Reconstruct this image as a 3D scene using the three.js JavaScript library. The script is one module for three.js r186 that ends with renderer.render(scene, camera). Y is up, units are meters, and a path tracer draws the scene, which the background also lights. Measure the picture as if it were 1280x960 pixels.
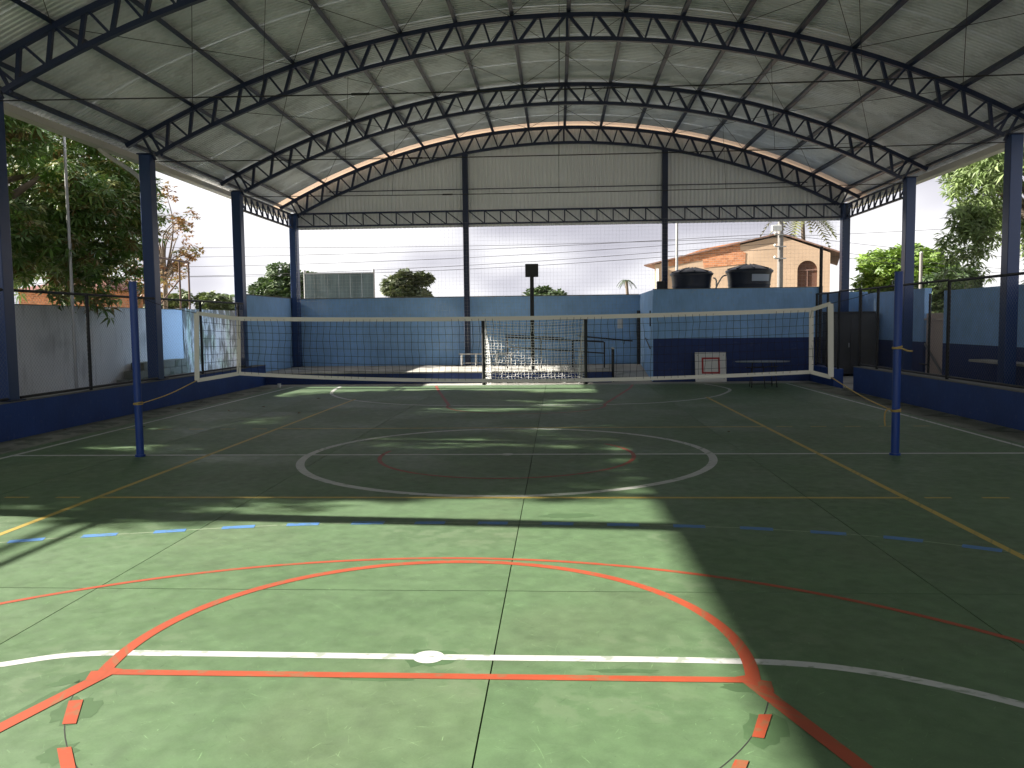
import * as THREE from 'three';
import { mergeGeometries } from 'three/addons/utils/BufferGeometryUtils.js';
import { RoundedBoxGeometry } from 'three/addons/geometries/RoundedBoxGeometry.js';

// ------------------------------------------------------------------ camera, sky, sun, exposure
// World: x to the right across the court, y up, z = -D where D is the distance down the hall.
const scene = new THREE.Scene();
const CAM = { f: 1038.29, yaw: 0.0562, pitch: 0.0739, roll: -0.0114, h: 1.92 };
const camera = new THREE.PerspectiveCamera(2 * Math.atan(480 / CAM.f) * 180 / Math.PI, 4 / 3, 0.05, 900);
camera.position.set(0, CAM.h, 0);
const camF = new THREE.Vector3(-Math.sin(CAM.yaw) * Math.cos(CAM.pitch), -Math.sin(CAM.pitch), -Math.cos(CAM.yaw) * Math.cos(CAM.pitch));
const camR0 = new THREE.Vector3(Math.cos(CAM.yaw), 0, -Math.sin(CAM.yaw));
const camU0 = new THREE.Vector3().crossVectors(camR0, camF);
const camR = camR0.clone().multiplyScalar(Math.cos(CAM.roll)).addScaledVector(camU0, Math.sin(CAM.roll));
const camU = camR0.clone().multiplyScalar(-Math.sin(CAM.roll)).addScaledVector(camU0, Math.cos(CAM.roll));
camera.up.copy(camU);
camera.lookAt(camF.clone().add(camera.position));
camera.updateMatrixWorld();

const renderer = new THREE.WebGLRenderer({ antialias: true });
renderer.toneMapping = THREE.LinearToneMapping;
renderer.toneMappingExposure = 4.0;
renderer.shadowMap.enabled = true;

const sunTravel = new THREE.Vector3(1, -0.521, 0.079).normalize();   // low sun coming in under the left eave
const sun = new THREE.DirectionalLight(new THREE.Color().setRGB(1.0, 0.94, 0.84), 4.7);
sun.position.copy(sunTravel).multiplyScalar(-60);
sun.target.position.set(0, 0, -12);
sun.position.add(sun.target.position);
sun.castShadow = true;
sun.shadow.mapSize.set(4096, 4096);
Object.assign(sun.shadow.camera, { left: -40, right: 40, top: 40, bottom: -40, near: 1, far: 160 });
sun.shadow.radius = 1.2;
scene.add(sun, sun.target);

// ------------------------------------------------------------------ random, noise
function rng(seed) { let a = seed >>> 0; return () => { a = (a + 0x6D2B79F5) | 0; let t = Math.imul(a ^ (a >>> 15), 1 | a); t = (t + Math.imul(t ^ (t >>> 7), 61 | t)) ^ t; return ((t ^ (t >>> 14)) >>> 0) / 4294967296; }; }
const lat = new Float32Array(65536); { const r = rng(77); for (let i = 0; i < 65536; i++) lat[i] = r(); }
const mod = (a, n) => ((a % n) + n) % n;
function vnoise(x, y, per, seed) {   // tileable value noise with period per (integer)
  const xi = Math.floor(x), yi = Math.floor(y), fx = x - xi, fy = y - yi;
  const u = fx * fx * (3 - 2 * fx), v = fy * fy * (3 - 2 * fy);
  const x0 = mod(xi, per), x1 = mod(xi + 1, per), y0 = mod(yi, per), y1 = mod(yi + 1, per);
  const h = (a, b) => lat[(a * 131 + b * 1973 + seed * 7919) & 65535];
  return (h(x0, y0) * (1 - u) + h(x1, y0) * u) * (1 - v) + (h(x0, y1) * (1 - u) + h(x1, y1) * u) * v;
}
function fbm(u, v, base, oct, seed) { let s = 0, a = 0.5, n = 0, f = base; for (let i = 0; i < oct; i++) { s += a * vnoise(u * f, v * f, f, seed + i); n += a; a *= 0.5; f *= 2; } return s / n; }
const clamp = (x, a = 0, b = 1) => Math.min(b, Math.max(a, x));
const sstep = (a, b, x) => { const t = clamp((x - a) / (b - a)); return t * t * (3 - 2 * t); };
const mix = (a, b, t) => a + (b - a) * t;

// ------------------------------------------------------------------ sky: bright broken cloud, small blue gaps
{
  const W = 1024, Hh = 512, data = new Float32Array(W * Hh * 4);
  const n3 = (x, y, z, seed) => {
    const zi = Math.floor(z), fz = z - zi, w = fz * fz * (3 - 2 * fz);
    return mix(vnoise(x + 100, y + 100, 4096, seed + zi * 13), vnoise(x + 100, y + 100, 4096, seed + (zi + 1) * 13), w);
  };
  const f3 = (x, y, z, o, seed) => { let s = 0, a = 0.5, n = 0; for (let i = 0; i < o; i++) { s += a * n3(x, y, z + 50, seed + i * 101); n += a; a *= 0.52; x *= 2.03; y *= 2.03; z *= 2.03; } return s / n; };
  for (let j = 0; j < Hh; j++) {
    const el = ((j + 0.5) / Hh - 0.5) * Math.PI;
    for (let i = 0; i < W; i++) {
      const az = ((i + 0.5) / W - 0.5) * 2 * Math.PI;
      const x = Math.cos(az) * Math.cos(el), z = Math.sin(az) * Math.cos(el), y = Math.max(Math.sin(el), 0.0);
      const k = 1 / (y + 0.36);
      const c = f3(x * k * 0.9, z * k * 0.9, y * 3, 6, 3), s = f3(x * k * 1.7 + 9, z * k * 1.7, y * 4, 5, 8);
      const cover = sstep(0.32, 0.45, c + 0.08 * (s - 0.5));
      const body = sstep(0.36, 0.70, s);
      const g = mix(0.54, 1.06, body);
      const cl = [g * mix(0.96, 1, body), g * mix(0.95, 0.99, body), mix(1.08, 1.0, body) * g];
      const hz = Math.exp(-y * 5);
      const bl = [mix(0.34, 0.66, hz), mix(0.56, 0.78, hz), mix(0.98, 0.98, hz)];
      const o = (j * W + i) * 4;
      for (let q = 0; q < 3; q++) data[o + q] = mix(bl[q], cl[q], cover) * 0.295;
      data[o + 3] = 1;
    }
  }
  const t = new THREE.DataTexture(data, W, Hh, THREE.RGBAFormat, THREE.FloatType);
  t.mapping = THREE.EquirectangularReflectionMapping; t.magFilter = THREE.LinearFilter; t.minFilter = THREE.LinearFilter; t.needsUpdate = true;
  scene.background = t; scene.environment = t;
}

// ------------------------------------------------------------------ helpers
const V = (x, y, D) => new THREE.Vector3(x, y, -D);
function rayOf(x, y) { return camF.clone().addScaledVector(camR, (x - 640) / CAM.f).addScaledVector(camU, -(y - 480) / CAM.f); }
function px(x, y, D) { const r = rayOf(x, y); return r.multiplyScalar(D / -r.z).add(camera.position); }          // photo pixel at a known distance
function pxX(x, y, X) { const r = rayOf(x, y); return r.multiplyScalar(X / r.x).add(camera.position); }         // photo pixel on a known lengthwise plane
const taken = new Map();
function numbered(n) { const k = taken.get(n) || 0; taken.set(n, k + 1); return k ? n + '_' + String(k).padStart(3, '0') : n; }
function shadowOn(o) { o.traverse((m) => { if (m.isMesh) { m.castShadow = true; m.receiveShadow = true; } }); return o; }
function prep(g) { const n = g.index ? g.toNonIndexed() : g; for (const k of Object.keys(n.attributes)) if (!['position', 'normal', 'uv'].includes(k)) n.deleteAttribute(k); return n; }
function merge(list) { return list.length === 1 ? list[0] : mergeGeometries(list.map(prep), false); }
function part(name, geo, mat, parent) { const m = new THREE.Mesh(Array.isArray(geo) ? merge(geo) : geo, mat); m.name = name; parent.add(m); return m; }
function tag(o, label, category, group) { o.userData.label = label; o.userData.category = category; if (group) o.userData.group = group; return o; }
function thing(name, label, category, pos = [0, 0, 0], group, turn = 0) {
  const o = new THREE.Group(); o.name = numbered(name); o.position.set(pos[0], pos[1], -pos[2]); o.rotation.y = turn; scene.add(o); return tag(o, label, category, group);
}
function solo(name, geo, mat, label, category, group) { const m = part(numbered(name), geo, mat, scene); return tag(m, label, category, group); }
function struct(name, geo, mat) { const m = part(numbered(name), geo, mat, scene); m.userData.kind = 'structure'; return m; }
// world-scale uv by dominant normal
function metreUV(g, s = 1) {
  if (g.index) g = g.toNonIndexed();
  const p = g.attributes.position, n = g.attributes.normal, uv = new Float32Array(p.count * 2);
  for (let i = 0; i < p.count; i++) {
    const ax = Math.abs(n.getX(i)), ay = Math.abs(n.getY(i)), az = Math.abs(n.getZ(i));
    let u, v; if (ay > ax && ay > az) { u = p.getX(i); v = p.getZ(i); } else if (ax > az) { u = p.getZ(i); v = p.getY(i); } else { u = p.getX(i); v = p.getY(i); }
    uv[i * 2] = u / s; uv[i * 2 + 1] = v / s;
  }
  g.setAttribute('uv', new THREE.BufferAttribute(uv, 2)); return g;
}
// box from extents; D0<D1 are distances
function bx(x0, x1, y0, y1, D0, D1, r = 0, s = 1) {
  const w = x1 - x0, h = y1 - y0, d = D1 - D0;
  const g = r > 0 ? new RoundedBoxGeometry(w, h, d, 1, Math.min(r, w / 2.1, h / 2.1, d / 2.1)) : new THREE.BoxGeometry(w, h, d);
  g.translate((x0 + x1) / 2, (y0 + y1) / 2, -(D0 + D1) / 2); return metreUV(g, s);
}
function bar(a, b, w, h, up = new THREE.Vector3(0, 1, 0)) {   // rectangular bar from a to b; h along up, w across
  const dir = b.clone().sub(a), L = dir.length(); dir.normalize();
  let side = new THREE.Vector3().crossVectors(dir, up); if (side.lengthSq() < 1e-6) side = new THREE.Vector3(1, 0, 0); side.normalize();
  const u2 = new THREE.Vector3().crossVectors(side, dir).normalize();
  const g = new THREE.BoxGeometry(w, h, L); const M = new THREE.Matrix4().makeBasis(side, u2, dir.clone().negate()); 
  M.setPosition(a.clone().add(b).multiplyScalar(0.5)); return g.applyMatrix4(M);
}
function tube(a, b, r, seg = 8, r2 = r, open = false) {
  const dir = b.clone().sub(a), L = dir.length(); const g = new THREE.CylinderGeometry(r2, r, L, seg, 1, open);
  g.applyQuaternion(new THREE.Quaternion().setFromUnitVectors(new THREE.Vector3(0, 1, 0), dir.normalize())); const c = a.clone().add(b).multiplyScalar(0.5); return g.translate(c.x, c.y, c.z);
}
function curveTube(pts, r, n = 24, seg = 5) { return new THREE.TubeGeometry(new THREE.CatmullRomCurve3(pts), n, r, seg, false); }
// many thin straight strands as three-sided prisms, cheap
function strands(list, r) {
  const pos = [], nor = [], uv = []; const up = new THREE.Vector3(0, 1, 0), al = new THREE.Vector3(1, 0, 0);
  for (const [a, b] of list) {
    const d = b.clone().sub(a).normalize(), s = new THREE.Vector3().crossVectors(d, Math.abs(d.y) > 0.9 ? al : up).normalize(), t = new THREE.Vector3().crossVectors(s, d);
    for (let k = 0; k < 3; k++) {
      const o = [k, k + 1].map((q) => { const an = q * 2.0944; return s.clone().multiplyScalar(Math.cos(an)).addScaledVector(t, Math.sin(an)); });
      const q = [[a, o[0]], [b, o[1]], [a, o[1]], [a, o[0]], [b, o[0]], [b, o[1]]];
      for (const [c, n] of q) { pos.push(c.x + n.x * r, c.y + n.y * r, c.z + n.z * r); nor.push(n.x, n.y, n.z); uv.push(0, 0); }
    }
  }
  const g = new THREE.BufferGeometry(); g.setAttribute('position', new THREE.Float32BufferAttribute(pos, 3)); g.setAttribute('normal', new THREE.Float32BufferAttribute(nor, 3)); g.setAttribute('uv', new THREE.Float32BufferAttribute(uv, 2)); return g;
}

// ------------------------------------------------------------------ textures and materials
const toS = (c) => c <= 0.0031308 ? c * 12.92 : 1.055 * Math.pow(c, 1 / 2.4) - 0.055;
function tex(W, Hh, fn, rep = 1, srgb = true, post) {   // fn gives linear rgb
  const d = new Float32Array(W * Hh * 3);
  for (let j = 0; j < Hh; j++) for (let i = 0; i < W; i++) { const c = fn((i + 0.5) / W, (j + 0.5) / Hh); const o = (j * W + i) * 3; d[o] = c[0]; d[o + 1] = c[1]; d[o + 2] = c[2]; }
  if (post) post(d, W, Hh);
  const b = new Uint8Array(W * Hh * 4);
  for (let i = 0; i < W * Hh; i++) { for (let q = 0; q < 3; q++) { const v = clamp(d[i * 3 + q]); b[i * 4 + q] = Math.round(255 * (srgb ? toS(v) : v)); } b[i * 4 + 3] = 255; }
  const t = new THREE.DataTexture(b, W, Hh); t.wrapS = t.wrapT = THREE.RepeatWrapping; t.magFilter = THREE.LinearFilter; t.minFilter = THREE.LinearMipmapLinearFilter; t.generateMipmaps = true;
  if (srgb) t.colorSpace = THREE.SRGBColorSpace; t.repeat.set(rep, rep); t.needsUpdate = true; return t;
}
const lin = (r, g, b) => new THREE.Color().setRGB(r, g, b);
function mat(c, rough = 0.8, metal = 0, o = {}) { return new THREE.MeshStandardMaterial({ color: lin(...c), roughness: rough, metalness: metal, side: THREE.DoubleSide, ...o }); }
function scuffs(n, len, amp, seed) {   // short pale or dark drag marks
  return (d, W, Hh) => {
    const r = rng(seed);
    for (let k = 0; k < n; k++) {
      let x = r() * W, y = r() * Hh; const a = r() * 6.283, L = len * (0.3 + r()) , c = (r() < 0.72 ? 1 : -0.7) * amp * (0.3 + r()), bend = (r() - 0.5) * 0.015, wd = r() < 0.2 ? 2 : 1; let an = a;
      for (let s = 0; s < L; s++) { x += Math.cos(an); y += Math.sin(an); an += bend; const f = c * Math.sin(Math.PI * (s + 0.5) / L) * (0.5 + r()); for (let w = 0; w < wd; w++) { const o = (mod(Math.floor(y) + w, Hh) * W + mod(Math.floor(x), W)) * 3; for (let q = 0; q < 3; q++) d[o + q] *= 1 + f; } }
    }
  };
}
const floorTex = tex(2048, 2048, (u, v) => {
  const a = fbm(u, v, 3, 5, 1), b = fbm(u, v, 10, 4, 20), e = fbm(u, v, 64, 4, 40), f = vnoise(u * 1024, v * 1024, 1024, 61);
  const wear = sstep(0.54, 0.74, fbm(u * 1, v * 1, 7, 6, 80)) * sstep(0.45, 0.65, e);
  const k = 1 + 0.2 * (a - 0.5) + 0.16 * (b - 0.5) + 0.42 * (e - 0.5) + 0.12 * (f - 0.5);
  const dirt = sstep(0.5, 0.8, fbm(u, v, 5, 5, 33));
  return [mix(0.086 * k, 0.125, wear * 0.5) * (1 + 0.05 * dirt), mix(0.147 * k, 0.172, wear * 0.5) * (1 - 0.05 * dirt), mix(0.070 * k, 0.10, wear * 0.5)];
}, 1, true, (d, W, Hh) => { scuffs(3200, 24, 0.42, 5)(d, W, Hh); scuffs(500, 90, 0.2, 6)(d, W, Hh); scuffs(2600, 4, 0.6, 7)(d, W, Hh); });
const roughTex = tex(1024, 1024, (u, v) => { const g = clamp(0.58 + 0.22 * (fbm(u, v, 6, 6, 15) - 0.5) + 0.2 * (fbm(u, v, 80, 3, 17) - 0.5), 0.2, 1); return [g, g, g]; }, 1, false);
const grainTex = tex(512, 512, (u, v) => { const g = fbm(u, v, 24, 5, 9); return [g, g, g]; }, 1, false);
const concreteTex = tex(1024, 1024, (u, v) => { const k = 0.75 + 0.5 * fbm(u, v, 5, 6, 4) + 0.2 * (fbm(u, v, 90, 3, 6) - 0.5), st = sstep(0.52, 0.7, fbm(u, v, 4, 5, 12)); return [0.40 * k * (1 - 0.35 * st), 0.385 * k * (1 - 0.33 * st), 0.35 * k * (1 - 0.33 * st)]; }, 1, true, scuffs(500, 40, 0.2, 8));
const apronTex = tex(1024, 1024, (u, v) => { const k = 0.7 + 0.6 * fbm(u, v, 5, 6, 14) + 0.3 * (fbm(u, v, 90, 3, 16) - 0.5), st = sstep(0.5, 0.62, fbm(u, v, 6, 5, 12)); return [mix(0.20, 0.10, st) * k, mix(0.205, 0.115, st) * k, mix(0.17, 0.085, st) * k]; });
function paintTex(r, g, b, seed, amp = 0.22, spk = 0.4) { return tex(1024, 1024, (u, v) => { const k = 1 + amp * (fbm(u, v, 4, 6, seed) - 0.5) * 2 + 0.12 * (fbm(u, v * 0.5, 40, 3, seed + 7) - 0.5) + 0.1 * (vnoise(u * 256, v * 16, 256, seed + 3) - 0.5); const sp = sstep(0.74, 0.79, fbm(u, v, 28, 3, seed + 30)); return [mix(r * k, 0.4, sp * spk), mix(g * k, 0.42, sp * spk), mix(b * k, 0.42, sp * spk)]; }); }
const lightBlueTex = paintTex(0.29, 0.51, 0.84, 50, 0.22, 0.25), navyTex = paintTex(0.012, 0.034, 0.145, 60, 0.3, 0.04), whiteWallTex = tex(1024, 1024, (u, v) => {
  const k = 0.86 + 0.3 * (fbm(u, v, 4, 6, 71) - 0.5), drip = sstep(0.56, 0.8, fbm(u, v * 0.12, 48, 4, 73)) * 0.18, d2 = sstep(0.55, 0.75, fbm(u, v, 6, 5, 79)) * 0.18; const q = k * (1 - drip) * (1 - d2); return [0.80 * q, 0.80 * q, 0.80 * q];
});
const stainTex = tex(1024, 1024, (u, v) => {
  const streak = fbm(u, v * 0.25, 32, 5, 91), blot = fbm(u, v, 5, 6, 95); const dark = sstep(0.42, 0.62, streak * 0.6 + blot * 0.45), moss = sstep(0.55, 0.7, fbm(u, v, 7, 4, 99));
  return [mix(0.62, 0.17, dark) * (1 - 0.1 * moss), mix(0.64, 0.17, dark), mix(0.66, 0.155, dark) * (1 - 0.15 * moss)];
});
const rep = (t, s) => { const c = t.clone(); c.repeat.set(s, s); c.needsUpdate = true; return c; };
const M = {
  floor: mat([1, 1, 1], 1, 0, { map: floorTex, roughnessMap: roughTex, bumpMap: floorTex, bumpScale: 0.0012 }),
  joint: mat([0.02, 0.02, 0.018], 0.95),
  apron: mat([1, 1, 1], 0.95, 0, { map: rep(apronTex, 0.45), bumpMap: grainTex, bumpScale: 0.004 }),
  concrete: mat([1, 1, 1], 0.92, 0, { map: rep(concreteTex, 0.4), bumpMap: grainTex, bumpScale: 0.003 }),
  paleConcrete: mat([1, 1, 1], 0.92, 0, { map: rep(concreteTex, 0.3), bumpMap: grainTex, bumpScale: 0.003 }),
  lineWhite: null, lineYellow: null, lineOrange: null, lineRed: null, lineBlue: null,
  lightBlue: mat([1, 1, 1], 0.75, 0, { map: rep(lightBlueTex, 0.3), bumpMap: rep(grainTex, 1.3), bumpScale: 0.003 }),
  navy: mat([1, 1, 1], 0.62, 0, { map: rep(navyTex, 0.35), bumpMap: rep(grainTex, 1.3), bumpScale: 0.003 }),
  royal: mat([1, 1, 1], 0.6, 0, { map: rep(paintTex(0.012, 0.05, 0.22, 66, 0.3, 0.05), 0.35), bumpMap: rep(grainTex, 1.3), bumpScale: 0.003 }),
  whiteWall: mat([1, 1, 1], 0.9, 0, { map: rep(whiteWallTex, 0.22), bumpMap: rep(grainTex, 1), bumpScale: 0.004 }),
  stain: mat([1, 1, 1], 0.95, 0, { map: rep(stainTex, 0.3), bumpMap: rep(grainTex, 1), bumpScale: 0.005 }),
  paleBlue: mat([0.52, 0.62, 0.74], 0.8),
  cap: mat([0.2, 0.2, 0.19], 0.95),
  steel: mat([0.012, 0.022, 0.062], 0.42, 0.0),
  column: mat([0.017, 0.045, 0.14], 0.35, 0.0),
  black: mat([0.012, 0.012, 0.014], 0.5, 0.0),
  fence: mat([0.018, 0.018, 0.02], 0.5, 0.3),
  wire: mat([0.2, 0.2, 0.2], 0.5, 0.6),
  foil: mat([1, 1, 1], 0.5, 0.08, { map: rep(tex(1024, 1024, (u, v) => { const k = 0.9 + 0.35 * (fbm(u, v, 4, 6, 121) - 0.5) + 0.1 * (fbm(u, v, 60, 3, 125) - 0.5), st = sstep(0.6, 0.75, fbm(u, v, 9, 5, 128)) * 0.15; return [0.79 * k * (1 - st), 0.82 * k * (1 - st), 0.85 * k * (1 - st)]; }), 0.35) }),
  clad: mat([0.82, 0.84, 0.86], 0.34, 0.2),
  cream: mat([0.68, 0.64, 0.57], 0.8),
  white: mat([0.72, 0.72, 0.7], 0.6),
  pvc: mat([0.62, 0.6, 0.56], 0.45),
  pole: mat([0.012, 0.05, 0.24], 0.4),
  cord: mat([0.02, 0.02, 0.022], 0.9),
  whiteCord: mat([0.75, 0.75, 0.73], 0.85),
  rope: mat([0.42, 0.3, 0.1], 0.9),
  red: mat([0.42, 0.03, 0.03], 0.6),
  greySteel: mat([0.42, 0.42, 0.42], 0.4, 0.5),
  peach: mat([1, 1, 1], 0.9, 0, { map: rep(tex(512, 512, (u, v) => { const k = 0.9 + 0.4 * (fbm(u, v, 4, 6, 141) - 0.5); return [0.54 * k, 0.39 * k, 0.27 * k]; }), 0.25) }),
  bareBrick: mat([1, 1, 1], 0.95, 0, { map: rep(tex(1024, 1024, (u, v) => { const row = Math.floor(v * 20), x = u * 10 + (row % 2) * 0.5, fx = x - Math.floor(x), fy = v * 20 - row; const m = (fx < 0.06 || fy < 0.12) ? 1 : 0; const t = lat[(Math.floor(mod(x, 10)) * 37 + row * 91) & 65535], k = (0.75 + 0.5 * t) * (0.85 + 0.3 * fbm(u, v, 20, 4, 151)); return m ? [0.42, 0.33, 0.25] : [0.47 * k, 0.19 * k, 0.085 * k]; }), 0.5) }),
  roofTile: mat([1, 1, 1], 0.9, 0, { map: rep(tex(256, 256, (u, v) => { const k = 0.7 + 0.6 * fbm(u, v, 16, 4, 161); return [0.20 * k, 0.12 * k, 0.095 * k]; }), 0.6) }),
  redTile: mat([0.17, 0.06, 0.05], 0.9),
  wood: mat([0.10, 0.045, 0.028], 0.7),
  tank: mat([0.012, 0.018, 0.035], 0.38),
  tankLabel: mat([0.42, 0.47, 0.55], 0.6),
  darkGrey: mat([1, 1, 1], 0.75, 0, { map: rep(tex(512, 512, (u, v) => { const k = 0.6 + 0.8 * fbm(u, v * 0.5, 6, 6, 171); return [0.085 * k, 0.083 * k, 0.08 * k]; }), 0.4) }),
  gatePink: mat([0.68, 0.57, 0.51], 0.6, 0.1),
  signPanel: mat([1, 1, 1], 0.6, 0.2, { map: rep(tex(512, 512, (u, v) => { const k = 0.6 + 0.8 * fbm(u, v * 0.3, 12, 5, 181); return [0.13 * k, 0.17 * k, 0.165 * k]; }), 0.4) }),
  soil: mat([1, 1, 1], 0.98, 0, { map: rep(tex(1024, 1024, (u, v) => { const k = 0.6 + 0.8 * fbm(u, v, 6, 7, 191), g = sstep(0.48, 0.62, fbm(u, v, 9, 5, 195)); return [mix(0.46, 0.20, g) * k, mix(0.41, 0.21, g) * k, mix(0.34, 0.12, g) * k]; }), 0.12) }),
  bark: mat([1, 1, 1], 0.95, 0, { map: tex(256, 256, (u, v) => { const k = 0.5 + fbm(u, v * 0.4, 16, 5, 201); return [0.13 * k, 0.10 * k, 0.075 * k]; }) }),
  poleConcrete: mat([0.2, 0.19, 0.18], 0.9),
  paper: mat([0.7, 0.72, 0.74], 0.85),
  dry: mat([0.13, 0.085, 0.04], 0.95),
  cable: mat([0.03, 0.03, 0.03], 0.7),
};
function lineMat(c, seed, patchy = 0.25) { return mat([1, 1, 1], 0.6, 0, { map: tex(512, 512, (u, v) => { const k = 0.95 + 0.25 * (fbm(u, v, 8, 5, seed) - 0.5), w = sstep(0.60, 0.72, fbm(u, v, 24, 5, seed + 9)) * patchy; return [mix(c[0] * k, 0.086, w), mix(c[1] * k, 0.147, w), mix(c[2] * k, 0.07, w)]; }) }); }
M.lineWhite = lineMat([0.50, 0.50, 0.49], 211, 0.5); M.lineYellow = lineMat([0.46, 0.33, 0.07], 221, 0.4); M.lineOrange = lineMat([0.35, 0.062, 0.024], 231, 0.35); M.lineRed = lineMat([0.28, 0.05, 0.03], 241, 0.5); M.lineBlue = lineMat([0.075, 0.20, 0.45], 251, 0.5);
M.repaint = lineMat([0.062, 0.118, 0.05], 261, 0.3); M.guide = lineMat([0.36, 0.42, 0.30], 266, 0.8);

// ------------------------------------------------------------------ ground and court floor
struct('ground', (() => { const g = new THREE.PlaneGeometry(600, 600, 1, 1); g.rotateX(-Math.PI / 2); g.translate(0, -0.12, -80); return metreUV(g); })(), M.soil);
const floor = new THREE.Group(); floor.name = 'court_floor'; floor.userData.kind = 'structure'; scene.add(floor);
part('sub_base', bx(-9.4, 7.8, -0.1, -0.022, -8.2, 26.3), M.joint, floor);
{
  const xs = [-8.52, -6.46, -3.41, -0.385, 2.67, 5.72, 7.02], ds = [-8.2, -6.42, -0.3, 5.82, 11.95, 18.06, 24.2, 25.62], r = rng(9);
  for (let i = 0; i < 6; i++) for (let j = 0; j < 7; j++) {
    const g = bx(xs[i] + 0.004, xs[i + 1] - 0.004, -0.02, 0, ds[j] + 0.004, ds[j + 1] - 0.004, 0, 6.1);
    const uv = g.attributes.uv, ou = r(), ov = r(), sw = r() < 0.5; for (let k = 0; k < uv.count; k++) { const a = uv.getX(k), b = uv.getY(k); uv.setXY(k, (sw ? b : a) + ou, (sw ? a : b) + ov); }
    part('slab', g, M.floor, floor);
  }
  part('apron', bx(-9.42, -8.53, -0.02, -0.002, -8.2, 25.62), M.apron, floor);
  part('apron', bx(7.03, 7.82, -0.02, -0.002, -8.2, 25.62), M.apron, floor);
  part('apron', bx(-9.42, 8.1, -0.02, -0.001, 25.63, 26.34), M.paleConcrete, floor);
}
// painted strips: polyline of [x, D] with width, laid on sheets a few millimetres up
function strip(pts, w, y) {
  const pos = [], uv = [], idx = []; let L = 0;
  for (let i = 0; i < pts.length; i++) {
    const a = pts[Math.max(0, i - 1)], b = pts[Math.min(pts.length - 1, i + 1)]; const dx = b[0] - a[0], dd = b[1] - a[1], l = Math.hypot(dx, dd); const nx = -dd / l, nd = dx / l;
    if (i) L += Math.hypot(pts[i][0] - pts[i - 1][0], pts[i][1] - pts[i - 1][1]);
    for (const s of [-0.5, 0.5]) { pos.push(pts[i][0] + nx * w * s, y, -(pts[i][1] + nd * w * s)); uv.push(pts[i][0] / 1.7 + L * 0.01, pts[i][1] / 1.7 + s * w); }
    if (i) { const k = i * 2; idx.push(k - 2, k, k - 1, k - 1, k, k + 1); }
  }
  const g = new THREE.BufferGeometry(); g.setAttribute('position', new THREE.Float32BufferAttribute(pos, 3)); g.setAttribute('uv', new THREE.Float32BufferAttribute(uv, 2)); g.setIndex(idx); g.computeVertexNormals();
  const n = g.attributes.normal; if (n.getY(0) < 0) { const q = idx.slice(); for (let i = 0; i < q.length; i += 3) { const t = q[i + 1]; q[i + 1] = q[i + 2]; q[i + 2] = t; } g.setIndex(q); } for (let i = 0; i < n.count; i++) n.setXYZ(i, 0, 1, 0); return g;
}
const arc = (cx, cd, r, a0, a1, n = 64) => Array.from({ length: n + 1 }, (_, i) => { const a = a0 + (a1 - a0) * i / n; return [cx + r * Math.cos(a), cd + r * Math.sin(a)]; });
function spline(pts, n = 60) { const c = new THREE.CatmullRomCurve3(pts.map(([x, d]) => new THREE.Vector3(x, 0, d))); return c.getPoints(n).map((p) => [p.x, p.z]); }
const CX = -0.76, DC = 12.0, Y1 = 0.0009, Y2 = 0.0016, Y3 = 0.0022, PI = Math.PI;
const paint = (name, pts, w, m, y) => part(name, strip(pts, w, y), m, floor);
paint('white_line', [[-8.24, DC], [6.82, DC]], 0.095, M.lineWhite, Y1);
paint('white_line', [[-8.24, -6.0], [-8.24, 25.4]], 0.075, M.lineWhite, Y1 + 0.0002);
paint('white_line', [[6.85, -6.0], [6.85, 25.4]], 0.075, M.lineWhite, Y1 + 0.0002);
paint('white_line', [[-8.24, 25.42], [6.85, 25.42]], 0.075, M.lineWhite, Y1);
paint('white_circle', arc(CX, DC, 2.93, 0, 2 * PI, 120), 0.115, M.lineWhite, Y1 + 0.0003);
paint('white_spot', arc(CX, DC, 0.05, 0, 2 * PI, 24), 0.1, M.lineWhite, Y1 + 0.0006);
paint('white_line', spline([[-6.4, 0.2], [-5.4, 2.2], [-4.3, 3.65], [-3.55, 4.28], [-3.2, 4.45], [-2.95, 4.575], [-2.7, 4.632], [-2.3, 4.64], [-0.7, 4.63], [0.8, 4.625], [1.27, 4.6], [1.58, 4.53], [1.86, 4.41], [2.29, 4.12], [2.9, 3.55], [3.8, 2.3], [4.6, 0.3]], 160), 0.078, M.lineWhite, Y1 + 0.0003);
paint('white_spot', arc(CX, 4.63, 0.045, 0, 2 * PI, 32), 0.09, M.lineWhite, Y1 + 0.0006);
paint('white_line', spline([[-6.75, 25.4], [-6.62, 24.2], [-6.2, 22.4], [-5.25, 20.78], [-3.67, 19.52], [-2.4, 19.22], [-0.7, 19.2], [0.9, 19.25], [2.29, 19.6], [3.71, 20.83], [4.5, 22.4], [4.75, 23.4], [4.62, 24.6], [4.4, 25.4]], 120), 0.09, M.lineWhite, Y1 + 0.0003);
// volleyball lines
paint('yellow_line', [[CX - 4.46, 2.9], [CX - 4.46, 21.0]], 0.07, M.lineYellow, Y2);
paint('yellow_line', [[CX + 4.46, 2.9], [CX + 4.46, 21.0]], 0.07, M.lineYellow, Y2);
paint('yellow_line', [[CX - 4.42, 9.0], [CX + 4.42, 9.0]], 0.075, M.lineYellow, Y2 - 0.0002);
paint('yellow_line', [[CX - 4.42, 15.06], [CX + 4.42, 15.06]], 0.075, M.lineYellow, Y2 - 0.0002);
for (const d of [9.0, 15.06]) for (let k = 0; k < 5; k++) for (const s of [-1, 1]) { const a = CX + s * (4.66 + k * 0.6); paint('yellow_dash', [[a, d], [a + s * 0.28, d]], 0.055, M.lineYellow, Y2 - 0.0002); }
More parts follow.
